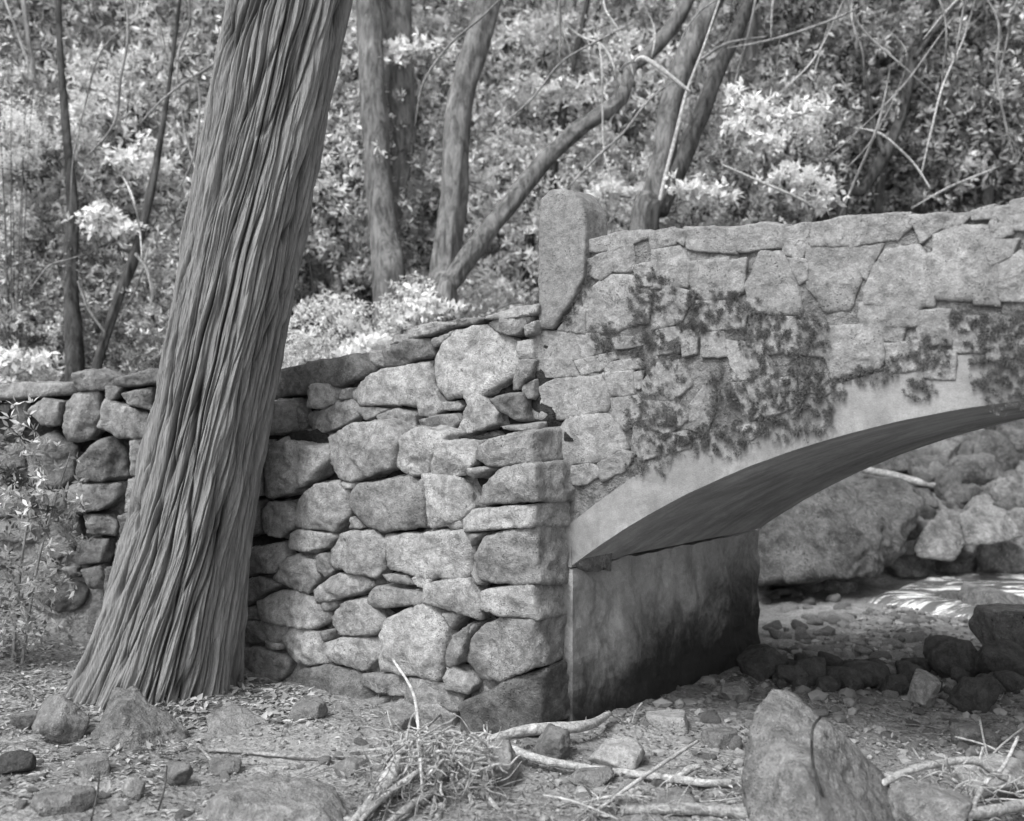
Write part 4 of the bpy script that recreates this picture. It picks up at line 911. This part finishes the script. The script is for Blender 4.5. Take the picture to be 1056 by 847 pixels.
stick('broad pale arching root at the lower right', [(868,842,5,.02),(890,824,7,.10),(925,800,8,.2),(965,788,8,.25),(1005,785,8,.24),(1030,800,7,.18),(1060,812,6,.1)], 'wood', 'root', 'root')
stick('white forked twig curling at the bottom right corner', [(1000,850,4,.02),(1006,826,5,.08),(1018,805,5,.15),(1034,792,4,.2),(1050,760,3,.3)], 'twig', 'twig', 'twig', extra=([(1018,805,4,.15),(1010,790,3,.2),(1014,770,2,.26)],), sides=8)
stick('white hooked twig right of the pointed boulder', [(925,850,4,.02),(918,835,5,.05),(914,822,4,.09),(918,812,3,.1)], 'twig', 'twig', 'twig', sides=8)
stick('thin pale twig leaning at the right of the boulder', [(915,812,2.4,.1),(930,826,2.6,.06),(945,846,2.4,.02)], 'twig', 'twig', 'twig', sides=6)
stick('grey log stranded between boulders beyond the arch', [(888,484,7,.12),(920,490,8,.12),(950,498,8,.1),(975,504,5,.06)], 'wood', 'log', 'log')
stick('thin crooked twig on the shaded bed under the bridge', [(652,745,2,.02),(656,733,2,.05),(662,725,1.6,.07)], 'wood', 'twig', 'twig', sides=6)
for k, (a, b_, c_, d_) in enumerate([(985,760,1056,800), (1010,740,1040,820), (940,770,1000,846), (1056,750,1000,820), (890,800,960,846), (560,820,640,846)]):
    stick(['thin twig crossing the roots high at the right edge', 'upright twig among the right roots', 'slanting twig between boulder and roots', 'twig bending left from the right edge', 'twig below the arching root', 'short twig below the long driftwood'][k],
          [(a, b_, 2.2, .12), ((a+c_)/2+rg.uniform(-8, 8), (b_+d_)/2+rg.uniform(-8, 8), 2.2, .12), (c_, d_, 1.6, .04)], 'twig' if k % 2 else 'wood', 'twig', 'twig', sides=6)
# root tangle
def tangle(label, cx, cy, rx, ry, n, wlo, whi, m, seed, hh=.16, vert=.6):
    rg = np.random.default_rng(seed); pcs = []; g0 = ghit(cx, cy+ry)
    for k in range(3):
        pcs.append(([P(cx-rx+rx*.5*q_, cy+(rg.uniform(-.5, .5)*ry if q_ else 0), g0[1]+.1)-g0 for q_ in range(5)], np.full(5, whi/2/F*g0[1])))
    for k in range(n):
        px, py = cx+rg.uniform(-1, 1)*rx, cy+rg.uniform(-1, 1)*ry; a = rg.normal()*.8+math.pi/2 if rg.random() < vert else rg.uniform(0, 6.28)
        q = []; L = rg.uniform(15, 55); Yd = g0[1]+rg.uniform(-.12, .35)*1.2; nseg = 5
        for s_ in range(nseg):
            q.append(P(px, py, Yd)-g0); a += rg.normal()*.35; px += math.cos(a)*L/nseg; py += math.sin(a)*L/nseg; Yd += rg.normal()*.02
            zmin = hgt(px/1*0+(px-CX)/F*Yd, Yd)[0]
        w = rg.uniform(wlo, whi)
        pcs.append((q, np.linspace(w, w*.4, nseg)/2/F*g0[1]))
    o = tube_obj('root_tangle', pcs, M[m], None, sides=6, sub=5, rough=.1, nf=20); o.location = g0
    return tag(o, label, 'roots')
tangle('dense tangle of thin pale flood roots in the bottom centre', 452, 788, 58, 34, 330, 1.2, 3.6, 'wood', 3)
tangle('darker mat of broken twigs under the pale root tangle', 440, 815, 70, 24, 160, 1.0, 2.4, 'wood_grey', 23, vert=.35)
stick('broad splintered pale wood at the left of the root tangle', [(362,850,8,.01),(385,826,14,.06),(402,800,16,.1),(412,778,10,.13),(425,762,5,.15)], 'wood', 'stump_root', 'root', extra=([(372,846,5,.03),(398,820,7,.08),(425,800,6,.1),(440,790,4,.1)], [(400,850,7,.01),(425,830,8,.04),(450,815,6,.05)]))
stick('curved thick root sweeping down from the driftwood fork', [(494,764,5,.14),(484,778,6,.1),(480,800,5,.05),(487,830,5,.01)], 'wood', 'root', 'root', extra=([(488,765,5,.14),(500,790,4,.08),(500,815,4,.04),(520,845,4,.0)], [(470,762,4,.15),(455,775,4,.1),(452,805,4,.05),(445,846,4,0)]))
for k, (a, b_, w_, h_) in enumerate([(30, 752, 40, 14), (320, 742, 46, 14), (410, 752, 40, 12), (90, 800, 50, 12), (230, 800, 46, 10), (60, 838, 70, 14), (700, 838, 54, 14), (610, 812, 44, 12), (745, 770, 40, 12), (1010, 770, 60, 16)]):
    rock(a, b_, w_, h_, 'half buried stone showing only its worn top in the dusty ground', 'boulder', 'half buried stones', name='rock', cat='rock', sink=.5)
tangle('sparse mesh of fine twigs below the long driftwood', 690, 828, 90, 18, 70, .9, 1.9, 'wood', 5, vert=.2)
tangle('loose bundle of pale fine twigs at the bottom right', 1000, 812, 62, 34, 90, 1.0, 2.2, 'twig', 9, vert=.5)
tangle('low grey twig pile between the roots and the long stick', 560, 832, 70, 12, 95, 1.2, 2.4, 'wood_grey', 12, vert=.3)
# ------------------------------------------------------------------ light, sky, camera
SUN_EL = math.radians(52); SUN_AZ = math.radians(222)    # azimuth clockwise from +Y: light comes from behind and left of the camera
w = bpy.data.worlds.new('World'); scene.world = w; w.use_nodes = True; t = w.node_tree; t.nodes.clear()
sky = t.nodes.new('ShaderNodeTexSky'); sky.sky_type = 'NISHITA'; sky.sun_disc = False; sky.sun_elevation = SUN_EL; sky.sun_rotation = SUN_AZ; sky.dust_density = 2.5
bw = t.nodes.new('ShaderNodeRGBToBW'); bg = t.nodes.new('ShaderNodeBackground'); bg.inputs[1].default_value = .36; ow = t.nodes.new('ShaderNodeOutputWorld')
t.links.new(sky.outputs[0], bw.inputs[0]); t.links.new(bw.outputs[0], bg.inputs[0]); t.links.new(bg.outputs[0], ow.inputs[0])
sl = bpy.data.lights.new('sun', 'SUN'); sl.energy = 3.5; sl.angle = math.radians(14); sl.color = (1, 1, 1)
so = bpy.data.objects.new('sun', sl); col.objects.link(so)
dv = Vector((math.sin(SUN_AZ)*math.cos(SUN_EL), math.cos(SUN_AZ)*math.cos(SUN_EL), math.sin(SUN_EL)))
so.rotation_euler = dv.to_track_quat('Z', 'Y').to_euler(); so.location = dv*20
cam = bpy.data.cameras.new('camera'); cam.sensor_width = 36; cam.lens = 36*F/1056; cam.clip_end = 1000; cam.clip_start = .05
cam.dof.use_dof = True; cam.dof.focus_distance = 5.4; cam.dof.aperture_fstop = 1.5
co_ = bpy.data.objects.new('camera', cam); col.objects.link(co_); co_.location = (0, 0, EYE); co_.rotation_euler = (math.radians(90), 0, 0)
scene.camera = co_
scene.cycles.max_bounces = 6; scene.cycles.diffuse_bounces = 3; scene.cycles.transmission_bounces = 3; scene.cycles.glossy_bounces = 2
scene.view_settings.view_transform = 'Standard'; scene.view_settings.look = 'None'; scene.view_settings.exposure = 0; scene.view_settings.gamma = 1
